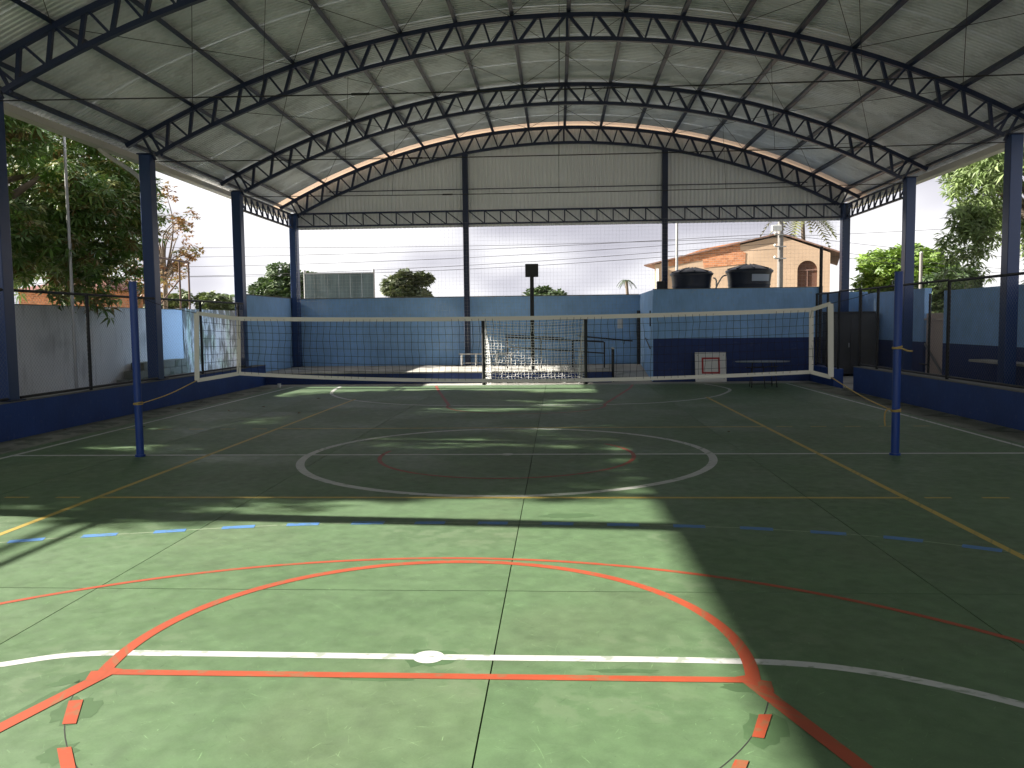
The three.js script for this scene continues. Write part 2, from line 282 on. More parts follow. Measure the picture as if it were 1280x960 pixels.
// basketball lines
paint('orange_arc', arc(-0.84, 2.04, 4.6, -0.1, PI + 0.1, 120), 0.05, M.lineOrange, Y3 - 0.0002);
paint('orange_arc', arc(CX, 4.72, 1.82, -0.22, PI + 0.22, 90), 0.078, M.lineOrange, Y3);
paint('orange_line', [[CX - 1.72, 4.37], [CX + 1.74, 4.37]], 0.068, M.lineOrange, Y3 + 0.0003);
paint('orange_line', [[-2.5, 4.42], [-2.7, 3.72], [-3.6, 0.4]], 0.085, M.lineOrange, Y3 + 0.0006);
paint('orange_line', [[0.98, 4.42], [1.29, 3.5], [2.1, 0.4]], 0.085, M.lineOrange, Y3 + 0.0006);
const onFloor = (x, y) => { const q = rayOf(x, y), t = -camera.position.y / q.y; return [q.x * t, -q.z * t]; };   // photo pixel on the floor
for (const q of [[[86, 876.5], [104, 875], [95, 905], [77.5, 906]], [[71, 936], [89, 934], [95, 962], [76, 962]], [[948.5, 893.5], [965, 893.5], [955, 923.5], [940, 921.5]], [[919, 950], [936, 951.5], [925, 980], [905, 978]], [[114, 839], [135, 839], [122, 851.5], [106, 851.5]], [[946, 850], [964, 852.5], [968, 866], [950, 865]]]) {
  const g = new THREE.ShapeGeometry(new THREE.Shape(q.map(([x, y]) => new THREE.Vector2(...onFloor(x, y))))); g.rotateX(-PI / 2); g.translate(0, Y3 + 0.0009, 0); part('orange_dash', metreUV(g, 1.7), M.lineOrange, floor);
}
for (let k = 3; k < 8; k++) { const a = PI + 0.4 + k * 0.248; paint('orange_dash', arc(CX, 4.72, 1.9, a, a + 0.09, 6), 0.09, M.lineOrange, Y3); }
paint('guide_line', arc(CX, 4.72, 1.9, PI + 0.25, 2 * PI - 0.25, 60), 0.005, M.joint, Y1);
paint('red_circle', arc(CX, 11.95, 1.83, PI * 0.93, PI * 2.2, 70), 0.06, M.lineRed, Y3);
paint('red_arc', arc(CX, 19.2, 1.83, PI, 2 * PI, 50), 0.06, M.lineRed, Y3);
paint('red_line', [[CX - 1.8, 19.2], [CX - 2.65, 23.4], [CX - 3.0, 25.3]], 0.08, M.lineRed, Y3 + 0.0003);
paint('red_line', [[CX + 1.8, 19.2], [CX + 2.8, 23.9], [CX + 3.0, 25.3]], 0.08, M.lineRed, Y3 + 0.0003);
// dashed blue nine-metre line and its thin pale guide
{
  const s = spline([[-6.2, 6.5], [-5.3, 6.95], [-4.54, 7.25], [-3.82, 7.45], [-3.21, 7.62], [-2.6, 7.75], [-2.01, 7.82], [-1.2, 7.84], [-0.4, 7.83], [0.42, 7.79], [1.09, 7.74], [1.69, 7.67], [2.29, 7.53], [2.89, 7.34], [3.43, 7.05], [4.2, 6.55], [5.2, 5.7]], 400);
  paint('guide_line', s, 0.012, M.guide, Y1);
  let L = 0, from = 0; const cum = s.map((p, i) => i ? (L += Math.hypot(p[0] - s[i - 1][0], p[1] - s[i - 1][1])) : 0);
  for (let a = 0.12; a < L - 0.4; a += 0.613) { const seg = s.filter((_, i) => cum[i] >= a && cum[i] <= a + 0.33); if (seg.length > 2) paint('blue_dash', seg, 0.11, M.lineBlue, Y2 + 0.0003); }
}
// darker green touched-up paint beside the orange marks
{
  const r = rng(31);
  const blob = (cx, cd, rx, rd, turn) => { const n = 22, sh = new THREE.Shape(); for (let i = 0; i < n; i++) { const a = i / n * 2 * PI, k = 0.7 + 0.5 * r(); const x = Math.cos(a) * rx * k, y = Math.sin(a) * rd * k; const X = x * Math.cos(turn) - y * Math.sin(turn), Yy = x * Math.sin(turn) + y * Math.cos(turn); i ? sh.lineTo(X, Yy) : sh.moveTo(X, Yy); } const g = new THREE.ShapeGeometry(sh); g.rotateX(-PI / 2); g.translate(cx, 0.0005, -cd); return metreUV(g, 1.7); };
  for (const [x, d, a, b, t] of [[-2.44, 3.92, 0.11, 0.16, 0.2], [0.96, 3.84, 0.1, 0.18, -0.2], [-2.62, 4.3, 0.16, 0.07, 0.6], [0.98, 4.28, 0.13, 0.07, 0], [0.35, 4.47, 0.2, 0.03, 0], [-1.0, 4.33, 0.22, 0.035, 0], [-0.76, 4.63, 0.16, 0.14, 0], [-2.68, 3.95, 0.05, 0.3, -0.25], [0.1, 8.15, 0.3, 0.12, 0.1], [-2.27, 3.5, 0.08, 0.1, 0]]) part('touched_up_paint', blob(x, d, a, b, t), M.repaint, floor);
}

// ------------------------------------------------------------------ the steel hall
const HX = 0.25, R = 21.4, YC = 8.82 - R, HALF = R * Math.asin(9.85 / R), PS = HALF / 8;
const TD = [-7.65, -2.25, 3.15, 8.55, 13.95, 19.35, 24.85, 30.2];
const on = (s, off, D) => V(HX + (R + off) * Math.sin(s / R), YC + (R + off) * Math.cos(s / R), D);
const hall = thing('sports_hall', 'open-sided steel sports hall with arched trusses, blue columns and corrugated metal roof', 'sports hall');
{
  const truss = new THREE.Group(); truss.name = 'truss';
  const chord = (off, s0, s1, w, h) => { const list = [], n = 40; for (let i = 0; i < n; i++) { const a = on(s0 + (s1 - s0) * i / n, off, 0), b = on(s0 + (s1 - s0) * (i + 1) / n, off, 0); const e = b.clone().sub(a).multiplyScalar(0.02); list.push(bar(a.sub(e), b.add(e), w, h)); } return merge(list); };
  part('top_chord', chord(0, -HALF - 0.55, HALF + 0.55, 0.1, 0.105), M.steel, truss);
  part('bottom_chord', chord(-0.53, -HALF - 0.02, HALF + 0.02, 0.1, 0.09), M.steel, truss);
  const n = 16, st = HALF / n;
  for (const sg of [-1, 1]) {
    for (let k = 0; k < n; k++) {
      const t0 = k * st, f = mix(0.74, 0.56, k / n), A = on(sg * (t0 + 0.05), -0.02, 0), B = on(sg * (t0 + st * f), -0.51, 0), C = on(sg * (t0 + st * 0.97), -0.02, 0);
      part('web_bar', bar(A, B, 0.07, 0.068), M.steel, truss); part('web_bar', bar(B.clone().add(V(sg * 0.05, 0, 0)), C, 0.05, 0.045), M.steel, truss);
    }
    part('end_post', [bar(on(sg * (HALF - 0.09), -0.03, 0), on(sg * (HALF - 0.09), -0.62, 0), 0.06, 0.05), bar(on(sg * (HALF + 0.11), -0.03, 0), on(sg * (HALF + 0.11), -0.62, 0), 0.06, 0.05)], M.steel, truss);
  }
  part('web_bar', bar(on(0, 0.05, 0), on(0, -0.55, 0), 0.06, 0.06), M.steel, truss);
  TD.forEach((d, i) => {
    const t = i ? truss.clone() : truss; t.position.z = -d; hall.add(t);
    for (const sg of [-1, 1]) {
      const x = HX + sg * 9.87, cl = new THREE.Group(); cl.name = 'column'; hall.add(cl);
      const y0 = sg < 0 ? (i === 7 ? 0.38 : 0.655) : -0.1;
      part('shaft', bx(x - 0.135, x + 0.135, y0, 5.93, d - 0.145, d + 0.145, 0.018), M.column, cl);
      part('base_plate', bx(x - 0.2, x + 0.2, y0, y0 + 0.02, d - 0.21, d + 0.21), M.steel, cl);
      part('head_plate', bx(x - 0.17, x + 0.17, 5.932, 5.955, d - 0.17, d + 0.17), M.steel, cl);
    }
    if (i > 0 && i < 7) {
      const y = 5.78, x0 = HX - 9.7, x1 = HX + 9.7;
      part('tie_rod', curveTube([V(x0, y, d), V(HX - 4, y - 0.05, d), V(HX, y - 0.06, d), V(HX + 4, y - 0.05, d), V(x1, y, d)], 0.012, 24, 5), M.black, hall);
      part('turnbuckle', tube(V(-3.4, y - 0.05, d), V(-3.1, y - 0.05, d), 0.022), M.black, hall);
      for (const hx of [-4.9, 0.05, 4.9]) { const s = R * Math.asin((hx - HX) / R); part('hanger_rod', tube(V(hx, y - 0.04, d), on(s, -0.5, d), 0.005, 5), M.black, hall); }
    }
  });
  for (let k = -8; k <= 8; k++) { const a = on(k * PS, 0.1, -8.3), b = on(k * PS, 0.1, 31.9), up = on(k * PS, 1, 0).sub(on(k * PS, 0, 0)); part('purlin', [bar(a, b, 0.024, 0.115, up), bar(on(k * PS + 0.034, 0.052, -8.3), on(k * PS + 0.034, 0.052, 31.9), 0.09, 0.016, up)], M.steel, hall); }
  for (const sg of [-1, 1]) { const s = sg * (HALF + 0.52); part('purlin', bar(on(s, 0.1, -8.3), on(s, 0.1, 31.9), 0.05, 0.115, on(s, 1, 0).sub(on(s, 0, 0))), M.steel, hall); }
  // corrugated sheets, each laid over the arch
  const W = 0.985, ribs = 8, prof = []; for (let k = 0; k < ribs; k++) { const p = W / ribs; for (const [u, h] of [[0, 0], [0.5, 0], [0.62, 1], [0.86, 1]]) prof.push([(k + u) * p, h * 0.022]); } prof.push([W + 0.012, 0]);
  const SH = HALF + 0.82, nA = 44, pos = [], uv = [], idx = [];
  for (let i = 0; i <= nA; i++) for (const [u, h] of prof) { const s = -SH + 2 * SH * i / nA, p = on(s, 0.165 + h, u); pos.push(p.x, p.y, p.z); uv.push(s, u); }
  for (let i = 0; i < nA; i++) for (let j = 0; j < prof.length - 1; j++) { const a = i * prof.length + j, b = a + 1, c = a + prof.length, d = c + 1; idx.push(a, b, c, b, d, c); }
  const flat = new THREE.BufferGeometry(); flat.setAttribute('position', new THREE.Float32BufferAttribute(pos, 3)); flat.setAttribute('uv', new THREE.Float32BufferAttribute(uv, 2)); flat.setIndex(idx);
  const sheet = flat.toNonIndexed(); sheet.computeVertexNormals();
  const tones = [1, 0.96, 1.03, 0.98].map((k, i) => { const m = M.foil.clone(); m.color = lin(k, k, k); const t = M.foil.map.clone(); t.offset.set(0.31 * i, 0.17 * i); t.needsUpdate = true; m.map = t; return m; });
  const peachSheet = new THREE.MeshPhysicalMaterial({ color: lin(0.72, 0.56, 0.43), roughness: 0.8, transmission: 0.35, thickness: 0, side: THREE.DoubleSide });
  const r = rng(4); let D = -8.4, i = 0;
  while (D < 31.6) { const last = D > 29.5 && D < 30.5; const m = part('roof_sheet', sheet, last ? peachSheet : tones[Math.floor(r() * 4)], hall); m.position.set(0, (i % 2) * 0.004, -D); if (last) m.userData.label = 'pale peach translucent roof sheet at the far end'; D += W; i++; }
  // bracing rods in the roof plane
  for (let b = 1; b < 7; b++) for (const k of [-7, -5, -3, -1, 1, 3, 5]) { const d0 = TD[b] + 0.05, d1 = TD[b + 1] - 0.05; part('brace_rod', tube(on(k * PS, 0.03, d0), on((k + 2) * PS, 0.03, d1), 0.007, 5), M.black, hall); part('brace_rod', tube(on((k + 2) * PS, 0.012, d0), on(k * PS, 0.012, d1), 0.007, 5), M.black, hall); }
  // gutters and downpipe on the left eave
  for (const sg of [-1, 1]) { const e = on(sg * SH, 0.15, 0); part('gutter', [bx(e.x - 0.10, e.x + 0.10, e.y - 0.17, e.y - 0.155, -8.4, 31.9), bx(e.x - 0.115, e.x - 0.1, e.y - 0.17, e.y - 0.01, -8.4, 31.9), bx(e.x + 0.1, e.x + 0.115, e.y - 0.17, e.y - 0.03, -8.4, 31.9)], M.pvc, hall); }
  for (const d of [19.8]) part('downpipe', curveTube([V(-10.42, 6.0, d - 1.1), V(-10.38, 5.92, d - 1.0), V(-10.02, 5.5, d - 0.1), V(-9.95, 5.3, d), V(-9.95, 3, d), V(-9.95, 0.5, d)], 0.05, 60, 10), M.pvc, hall);
  // end-bay side lattice beams
  const lattice = (a0, a1, h, n, name) => {
    const g = new THREE.Group(); g.name = name; hall.add(g); const lo = (p) => p.clone().add(new THREE.Vector3(0, -h, 0));
    part('top_chord', bar(a0, a1, 0.07, 0.06), M.steel, g); part('bottom_chord', bar(lo(a0), lo(a1), 0.07, 0.06), M.steel, g);
    for (let k = 0; k < n; k++) { const p = a0.clone().lerp(a1, k / n), q = a0.clone().lerp(a1, (k + 1) / n); part('web_bar', bar(p, lo(q), 0.04, 0.035), M.steel, g); part('web_bar', bar(lo(q), q, 0.04, 0.035), M.steel, g); }
  };
  lattice(V(-9.62, 5.9, 25.0), V(-9.62, 5.9, 30.05), 0.46, 10, 'lattice_beam'); lattice(V(10.12, 5.9, 25.0), V(10.12, 5.9, 30.05), 0.46, 10, 'lattice_beam');
  lattice(V(HX - 9.73, 5.95, 30.2), V(-3.4, 5.95, 30.2), 0.46, 10, 'lattice_beam'); lattice(V(-3.2, 5.95, 30.2), V(3.72, 5.95, 30.2), 0.46, 12, 'lattice_beam'); lattice(V(3.92, 5.95, 30.2), V(HX + 9.73, 5.95, 30.2), 0.46, 10, 'lattice_beam');
  for (const x of [-3.3, 3.82]) { const yt = on(R * Math.asin((x - HX) / R), -0.56, 0).y; part('gable_post', bx(x - 0.1, x + 0.1, x < 0 ? 0.38 : 0.02, yt, 30.1, 30.3, 0.012), M.steel, hall); }
  // gable cladding: ribbed sheets hung behind the end truss, one metre each
  for (let x = HX - 9.9; x < HX + 9.85; x += 0.99) {
    const x1 = Math.min(x + 0.99, HX + 9.9), rp = 7, P = []; for (let k = 0; k < rp; k++) { const p = (x1 - x) / rp; for (const [u, h] of [[0, 0], [0.42, 0], [0.55, 1], [0.87, 1]]) P.push([x + (k + u) * p, h * 0.05]); } P.push([x1, 0]);
    const pp = [], ii = []; P.forEach(([X, h], k) => { const yt = on(R * Math.asin(clamp((X - HX) / R, -0.49, 0.49)), 0.12, 0).y; pp.push(X, 5.4, -(30.42 + h), X, Math.max(yt, 5.6), -(30.42 + h)); if (k) { const a = k * 2; ii.push(a - 2, a, a - 1, a - 1, a, a + 1); } });
    let g = new THREE.BufferGeometry(); g.setAttribute('position', new THREE.Float32BufferAttribute(pp, 3)); g.setAttribute('uv', new THREE.Float32BufferAttribute(new Float32Array(pp.length / 3 * 2), 2)); g.setIndex(ii); g = g.toNonIndexed(); g.computeVertexNormals();
    const m = part('cladding_sheet', g, M.clad, hall); m.position.z = -(Math.round(x * 7) % 2) * 0.003;
  }
  for (const y of [6.75]) { const half = Math.sqrt(Math.max(0, R * R - (y - YC) ** 2)) - 0.6; part('girt', bar(V(HX - half, y, 30.37), V(HX + half, y, 30.37), 0.03, 0.03), M.steel, hall); }
}

// ------------------------------------------------------------------ low walls and chain-link fences
{
  const l = thing('low_wall', 'long low royal blue wall under the fence beside the grey white perimeter wall', 'wall');
  part('body', bx(-9.76, -9.45, -0.1, 0.63, -8.2, 26.34, 0.012), M.royal, l); part('coping', bx(-9.77, -9.44, 0.632, 0.65, -8.2, 26.34), M.cap, l);
  const a = thing('low_wall', 'long low royal blue wall under the fence beside the sloping grey bench', 'wall'); a.userData.label = 'long low royal blue wall in front of the two-tone wall and pink gate';
  part('body', bx(7.82, 8.1, -0.1, 0.64, -8.2, 22.5, 0.012), M.royal, a); part('coping', bx(7.81, 8.11, 0.642, 0.66, -8.2, 22.5), M.cap, a);
  const b = thing('low_wall', 'short royal blue low wall stub between the gateway and the navy store', 'wall');
  part('body', bx(7.82, 8.1, -0.1, 0.5, 24.1, 26.3, 0.012), M.royal, b);
}
function chain(x, d0, d1, y0, y1, p) {
  const list = [], L = d1 - d0, Hh = y1 - y0, st = p * 1.414;
  for (let c = -Hh; c < L; c += st) { const a0 = Math.max(c, 0), a1 = Math.min(c + Hh, L); if (a1 - a0 < 0.02) continue; list.push([V(x, y0 + a0 - c, d0 + a0), V(x, y0 + a1 - c, d0 + a1)]); list.push([V(x + 0.002, y1 - (a0 - c), d0 + a0), V(x + 0.002, y1 - (a1 - c), d0 + a1)]); }
  return strands(list, 0.0014);
}
function fence(x, d0, d1, y0, y1, posts, label, group) {
  const f = thing('chain_link_fence', label, 'fence', [0, 0, 0], group);
  part('top_rail', tube(V(x, y1, d0), V(x, y1, d1), 0.026), M.fence, f); part('bottom_rail', tube(V(x, y0 + 0.05, d0), V(x, y0 + 0.05, d1), 0.024), M.fence, f);
  for (const d of posts) part('post', tube(V(x, y0, d), V(x, y1, d), 0.034, 10), M.fence, f);
  const m = part('mesh', chain(x, d0, d1, y0 + 0.06, y1 - 0.02, 0.062), M.wire, f); m.userData.kind = 'stuff'; return f;
}
for (const [a, b, ps, lb] of [[-2.0, 3.0, [0.5], 'chain link fence panel on the low wall, outside the view'], [3.3, 8.38, [5.9], 'black-railed chain link fence bay standing on the blue low wall']]) fence(-9.5, a, b, 0.65, 2.58, ps, 'black-railed chain link fence bay on the low wall short of the mango shade', 'near fence bays');
fence(-9.5, 8.73, 13.78, 0.65, 2.58, [11.2], 'black-railed chain link fence bay ending at the column beside the wide white wall', 'fence bays');
fence(-9.5, 14.12, 19.18, 0.65, 2.58, [16.35], 'black-railed chain link fence bay in front of the wide grey white wall');
fence(-9.5, 19.52, 24.68, 0.65, 2.58, [21.69, 24.29], 'black-railed chain link fence bay in front of the grey block stack');
fence(7.95, 11.0, 17.46, 0.66, 2.66, [11.0, 14.2, 17.46], 'chain link fence panel in front of the right column foot and grey bench');
fence(7.95, 17.5, 22.45, 0.66, 2.68, [21.23, 22.42], 'chain link fence panel in front of the pinkish corrugated gate');
fence(7.95, 24.1, 26.2, 0.5, 2.68, [24.1, 25.1, 26.15], 'narrow chain link fence panel beside the dark cabinet');
{
  const g = thing('gateway_frame', 'black pipe gateway frame between the two right fence panels', 'gate');
  part('lintel', tube(V(7.95, 2.7, 22.47), V(7.95, 2.7, 24.08), 0.026), M.fence, g); part('post', tube(V(8.0, 0, 22.62), V(8.0, 2.69, 22.62), 0.032), M.fence, g);
}

// ------------------------------------------------------------------ walls round the court
{
  const s = thing('blue_wall', 'light blue side wall at the platform end beyond the last left column', 'wall');
  part('wall', bx(-9.98, -9.78, -0.1, 2.88, 25.5, 30.6), M.lightBlue, s); part('coping', bx(-10.0, -9.76, 2.882, 2.91, 25.48, 30.6), M.cap, s);
  const b = thing('blue_wall', 'long light blue back wall behind the concrete platform and goal', 'wall');
  part('wall', bx(-10.0, 2.98, -0.1, 2.87, 30.62, 30.82), M.lightBlue, b); part('coping', bx(-10.02, 2.96, 2.872, 2.9, 30.6, 30.84), M.cap, b);
  const k = thing('store_block', 'flat-roofed light blue and navy store block carrying the water tanks', 'building');
  part('upper_wall', bx(2.99, 8.2, 1.36, 2.72, 26.4, 31.6), M.lightBlue, k); part('lower_wall', bx(2.985, 8.205, -0.1, 1.357, 26.397, 31.6), M.navy, k);
  part('side_paint', bx(2.965, 2.984, 0.02, 2.72, 26.396, 30.6), M.lightBlue, k);
  part('parapet', [bx(2.99, 8.2, 2.722, 2.9, 26.4, 26.55), bx(2.99, 3.14, 2.722, 2.9, 26.552, 31.6), bx(8.05, 8.2, 2.722, 2.9, 26.552, 31.6)], M.lightBlue, k);
  part('coping', bx(2.98, 8.21, 2.902, 2.92, 26.39, 26.56), M.cap, k);
  const w = thing('two_tone_wall', 'light blue over navy wall beyond the dark cabinet, closing the far corner', 'wall');
  part('upper_wall', bx(8.21, 11.1, 1.2, 2.88, 30.62, 30.82), M.lightBlue, w); part('lower_wall', bx(8.21, 11.1, -0.1, 1.197, 30.617, 30.82), M.navy, w);
  const w2 = thing('two_tone_wall', 'light blue over navy wall between the corrugated gate and the far corner', 'wall');
  part('upper_wall', bx(10.9, 11.1, 1.2, 2.8, 25.5, 30.61), M.lightBlue, w2); part('lower_wall', bx(10.897, 11.103, -0.1, 1.197, 25.5, 30.61), M.navy, w2);
  const w3 = thing('two_tone_wall', 'light blue over navy wall behind the grey bench shelf', 'wall');
  part('upper_wall', bx(10.9, 11.1, 1.2, 2.68, -8.2, 24.25), M.lightBlue, w3); part('lower_wall', bx(10.897, 11.103, -0.1, 1.197, -8.2, 24.25), M.navy, w3);
  struct('side_yard', bx(8.1, 10.9, -0.1, -0.03, -4, 31.4), M.concrete);
  struct('side_yard', bx(-12.5, -9.76, -0.1, -0.02, -4, 33), M.concrete);
  const g = thing('corrugated_gate', 'pinkish white corrugated metal gate in the gap of the right wall', 'gate');
  const P = [], I = []; let n = 0; for (let d = 24.27; d < 25.5; d += 0.025) { const h = (n % 4 < 2) ? 0 : 0.03; P.push(10.97 + h, -0.05, -d, 10.97 + h, 2.05, -d); if (n) { const a = n * 2; I.push(a - 2, a, a - 1, a - 1, a, a + 1); } n++; }
  let gg = new THREE.BufferGeometry(); gg.setAttribute('position', new THREE.Float32BufferAttribute(P, 3)); gg.setAttribute('uv', new THREE.Float32BufferAttribute(new Float32Array(n * 4), 2)); gg.setIndex(I); gg = gg.toNonIndexed(); gg.computeVertexNormals();
  part('sheet', gg, M.gatePink, g); part('rail', bx(10.91, 10.96, 1.85, 1.9, 24.27, 25.5), M.gatePink, g);
  part('brace', bar(V(10.92, 1.15, 25.45), V(10.92, 0.35, 24.3), 0.05, 0.05), M.greySteel, g); part('post', tube(V(10.8, -0.03, 24.9), V(10.8, 2.62, 24.9), 0.035), M.fence, g); part('rail', tube(V(10.8, 0.55, 24.9), V(10.8, 0.55, 25.5), 0.02), M.fence, g);
  // left
  const o = thing('perimeter_wall', 'wide grey white plastered perimeter wall behind the left fence, blue at its end', 'wall');
  part('wall', bx(-12.7, -12.5, -0.1, 2.46, -8.2, 25.6), M.whiteWall, o); part('blue_end', bx(-12.7, -12.497, -0.1, 2.46, 25.602, 27.1), M.paleBlue, o).userData.label = 'light blue painted end of the wall'; part('coping', bx(-12.72, -12.48, 2.462, 2.48, -8.2, 27.1), M.cap, o);
  const q = thing('perimeter_wall', 'old stained concrete wall with dark streaks beyond the white wall', 'wall');
  part('wall', bx(-12.72, -12.52, -0.1, 2.5, 27.35, 34), M.stain, q); part('pillar', bx(-12.74, -12.46, -0.1, 2.52, 27.105, 27.345), M.stain, q);
}

// ------------------------------------------------------------------ platform and ramp
{
  const p = thing('platform', 'raised concrete platform with navy front edge behind the goal', 'platform');
  part('top', bx(-9.75, 1.68, 0.33, 0.372, 26.36, 30.6), M.paleConcrete, p); part('front_wall', bx(-9.75, 1.68, -0.1, 0.328, 26.38, 26.6), M.navy, p); part('side_wall', bx(1.55, 1.68, -0.1, 0.328, 26.602, 30.6), M.navy, p);
  const sh = new THREE.Shape(); sh.moveTo(26.38, -0.1); sh.lineTo(26.38, 0.0); sh.lineTo(30.0, 0.36); sh.lineTo(30.6, 0.36); sh.lineTo(30.6, -0.1);
  const g = new THREE.ExtrudeGeometry(sh, { depth: 1.27, bevelEnabled: false }); g.rotateY(PI / 2); g.translate(1.69, 0, 0);
  solo('ramp', metreUV(g), M.paleConcrete, 'pale concrete ramp between the platform and the store block', 'ramp');
}

// ------------------------------------------------------------------ volleyball posts and net
function pole(x, D, yt, label, wraps) {
  const g = thing('net_post', label, 'net post', [x, 0, D]);
  part('shaft', tube(new THREE.Vector3(0, 0, 0), new THREE.Vector3(0, yt, 0), 0.055, 20), M.pole, g); part('cap', tube(new THREE.Vector3(0, yt, 0), new THREE.Vector3(0, yt + 0.012, 0), 0.058, 20), M.pole, g);
  part('socket_ring', tube(new THREE.Vector3(0, 0.001, 0), new THREE.Vector3(0, 0.03, 0), 0.075, 20), M.pole, g);
  for (const y of wraps) { const t = new THREE.TorusGeometry(0.06, 0.012, 6, 18); t.rotateX(PI / 2); const t2 = t.clone(); t.translate(0, y, 0); t2.rotateZ(0.18); t2.translate(0, y + 0.018, 0); part('rope_wrap', [t, t2], M.rope, g); }
  const hk = new THREE.TorusGeometry(0.035, 0.006, 6, 12, PI); hk.rotateZ(x < 0 ? -PI / 2 : PI / 2); hk.translate(x < 0 ? 0.055 : -0.055, yt - 0.14, 0); part('hook', hk, M.greySteel, g);
}
pole(-6.21, 11.9, 2.57, 'slim blue steel net post on the fence and tree side', [0.78]); pole(4.72, 11.87, 2.55, 'slim blue steel net post on the corrugated gate side', [1.5, 0.62]);
{
  const net = thing('volleyball_net', 'slack volleyball net with cream bands hung across the court', 'net');
  const DN = 11.92; const corner = { tl: V(-5.17, 2.105, DN - 0.25), bl: V(-5.2, 1.14, DN - 0.25), tr: V(3.75, 2.13, DN - 0.2), br: V(3.77, 1.115, DN - 0.2) };
  const iL = V(-4.66, 2.02, DN), iLb = V(-4.68, 1.22, DN), iR = V(3.55, 2.05, DN), iRb = V(3.56, 1.175, DN);
  const top = (t) => V(mix(-4.66, 3.55, t), mix(2.02, 2.05, t) - 0.055 * 4 * t * (1 - t), DN - 0.03 * Math.sin(t * 9)), bot = (t) => V(mix(-4.68, 3.56, t), mix(1.22, 1.175, t) - 0.13 * 4 * t * (1 - t) * (1 - 0.25 * t), DN + 0.03 * Math.sin(t * 7));
  const band = (fa, n, h) => { const list = []; for (let i = 0; i < n; i++) { const a = fa(i / n), b = fa((i + 1) / n); const e = b.clone().sub(a).multiplyScalar(0.03); list.push(bar(a.sub(e), b.add(e), 0.008, h)); } return list; };
  part('top_band', band(top, 20, 0.06), M.cream, net); part('bottom_band', band(bot, 20, 0.052), M.cream, net);
  const sideBar = (a, b, w) => bar(a, b, 0.012, w, new THREE.Vector3(1, 0, 0));
  part('side_band', sideBar(iL, iLb, 0.06), M.cream, net); part('side_band', sideBar(iR, iRb, 0.06), M.cream, net);
  part('end_band', sideBar(corner.tl, corner.bl, 0.07), M.cream, net); part('end_band', sideBar(corner.tr, corner.br, 0.075), M.cream, net);
  for (const [a, b] of [[iL, corner.tl], [iLb, corner.bl], [iR, corner.tr], [iRb, corner.br]]) part('corner_band', bar(a, b, 0.01, 0.055), M.cream, net);
  const st = [], n = 84, rows = 8, wob = (i, j) => 0.005 * Math.sin(i * 1.3 + j * 2.1) + 0.014 * Math.sin(i * 0.21 + j * 0.4);
  const P = (i, j) => { const a = top(i / n), b = bot(i / n); const q = a.lerp(b, j / rows); q.x += j > 0 && j < rows ? wob(i, j) : 0; q.z += 0.03 * Math.sin(i * 0.4 + j); return q; };
  for (let i = 0; i <= n; i++) for (let j = 0; j < rows; j++) st.push([P(i, j), P(i, j + 1)]);
  for (let j = 1; j < rows; j++) for (let i = 0; i < n; i++) st.push([P(i, j), P(i + 1, j)]);
  for (const [A, B, C, E, m] of [[corner.tl, corner.bl, iL, iLb, 5], [iR, iRb, corner.tr, corner.br, 2]]) { for (let i = 1; i < m; i++) st.push([A.clone().lerp(C, i / m), B.clone().lerp(E, i / m)]); for (let j = 1; j < rows; j++) st.push([A.clone().lerp(B, j / rows), C.clone().lerp(E, j / rows)]); }
  part('cord_mesh', strands(st, 0.0028), M.cord, net).userData.kind = 'stuff';
  const ropes = [[corner.tl, V(-6.15, 2.36, 11.9)], [corner.bl, V(-6.15, 0.79, 11.9)], [corner.tr, V(4.66, 2.4, 11.87)], [corner.br, V(4.66, 0.63, 11.87)]];
  ropes.forEach(([a, b], i) => { const m = a.clone().lerp(b, 0.5); m.y -= 0.03; part('rope', curveTube([a, m, b], i % 2 ? 0.008 : 0.004, 10), i % 2 ? M.rope : M.cord, net); });
  part('rope_tail', curveTube([V(4.62, 0.66, 11.85), V(4.55, 0.62, 11.8), V(4.54, 0.52, 11.8), V(4.55, 0.42, 11.8)], 0.011, 12), M.rope, net);
  part('rope_tail', curveTube([V(4.76, 1.5, 11.82), V(4.82, 1.47, 11.8), V(4.9, 1.46, 11.8)], 0.012, 12), M.rope, net);
}
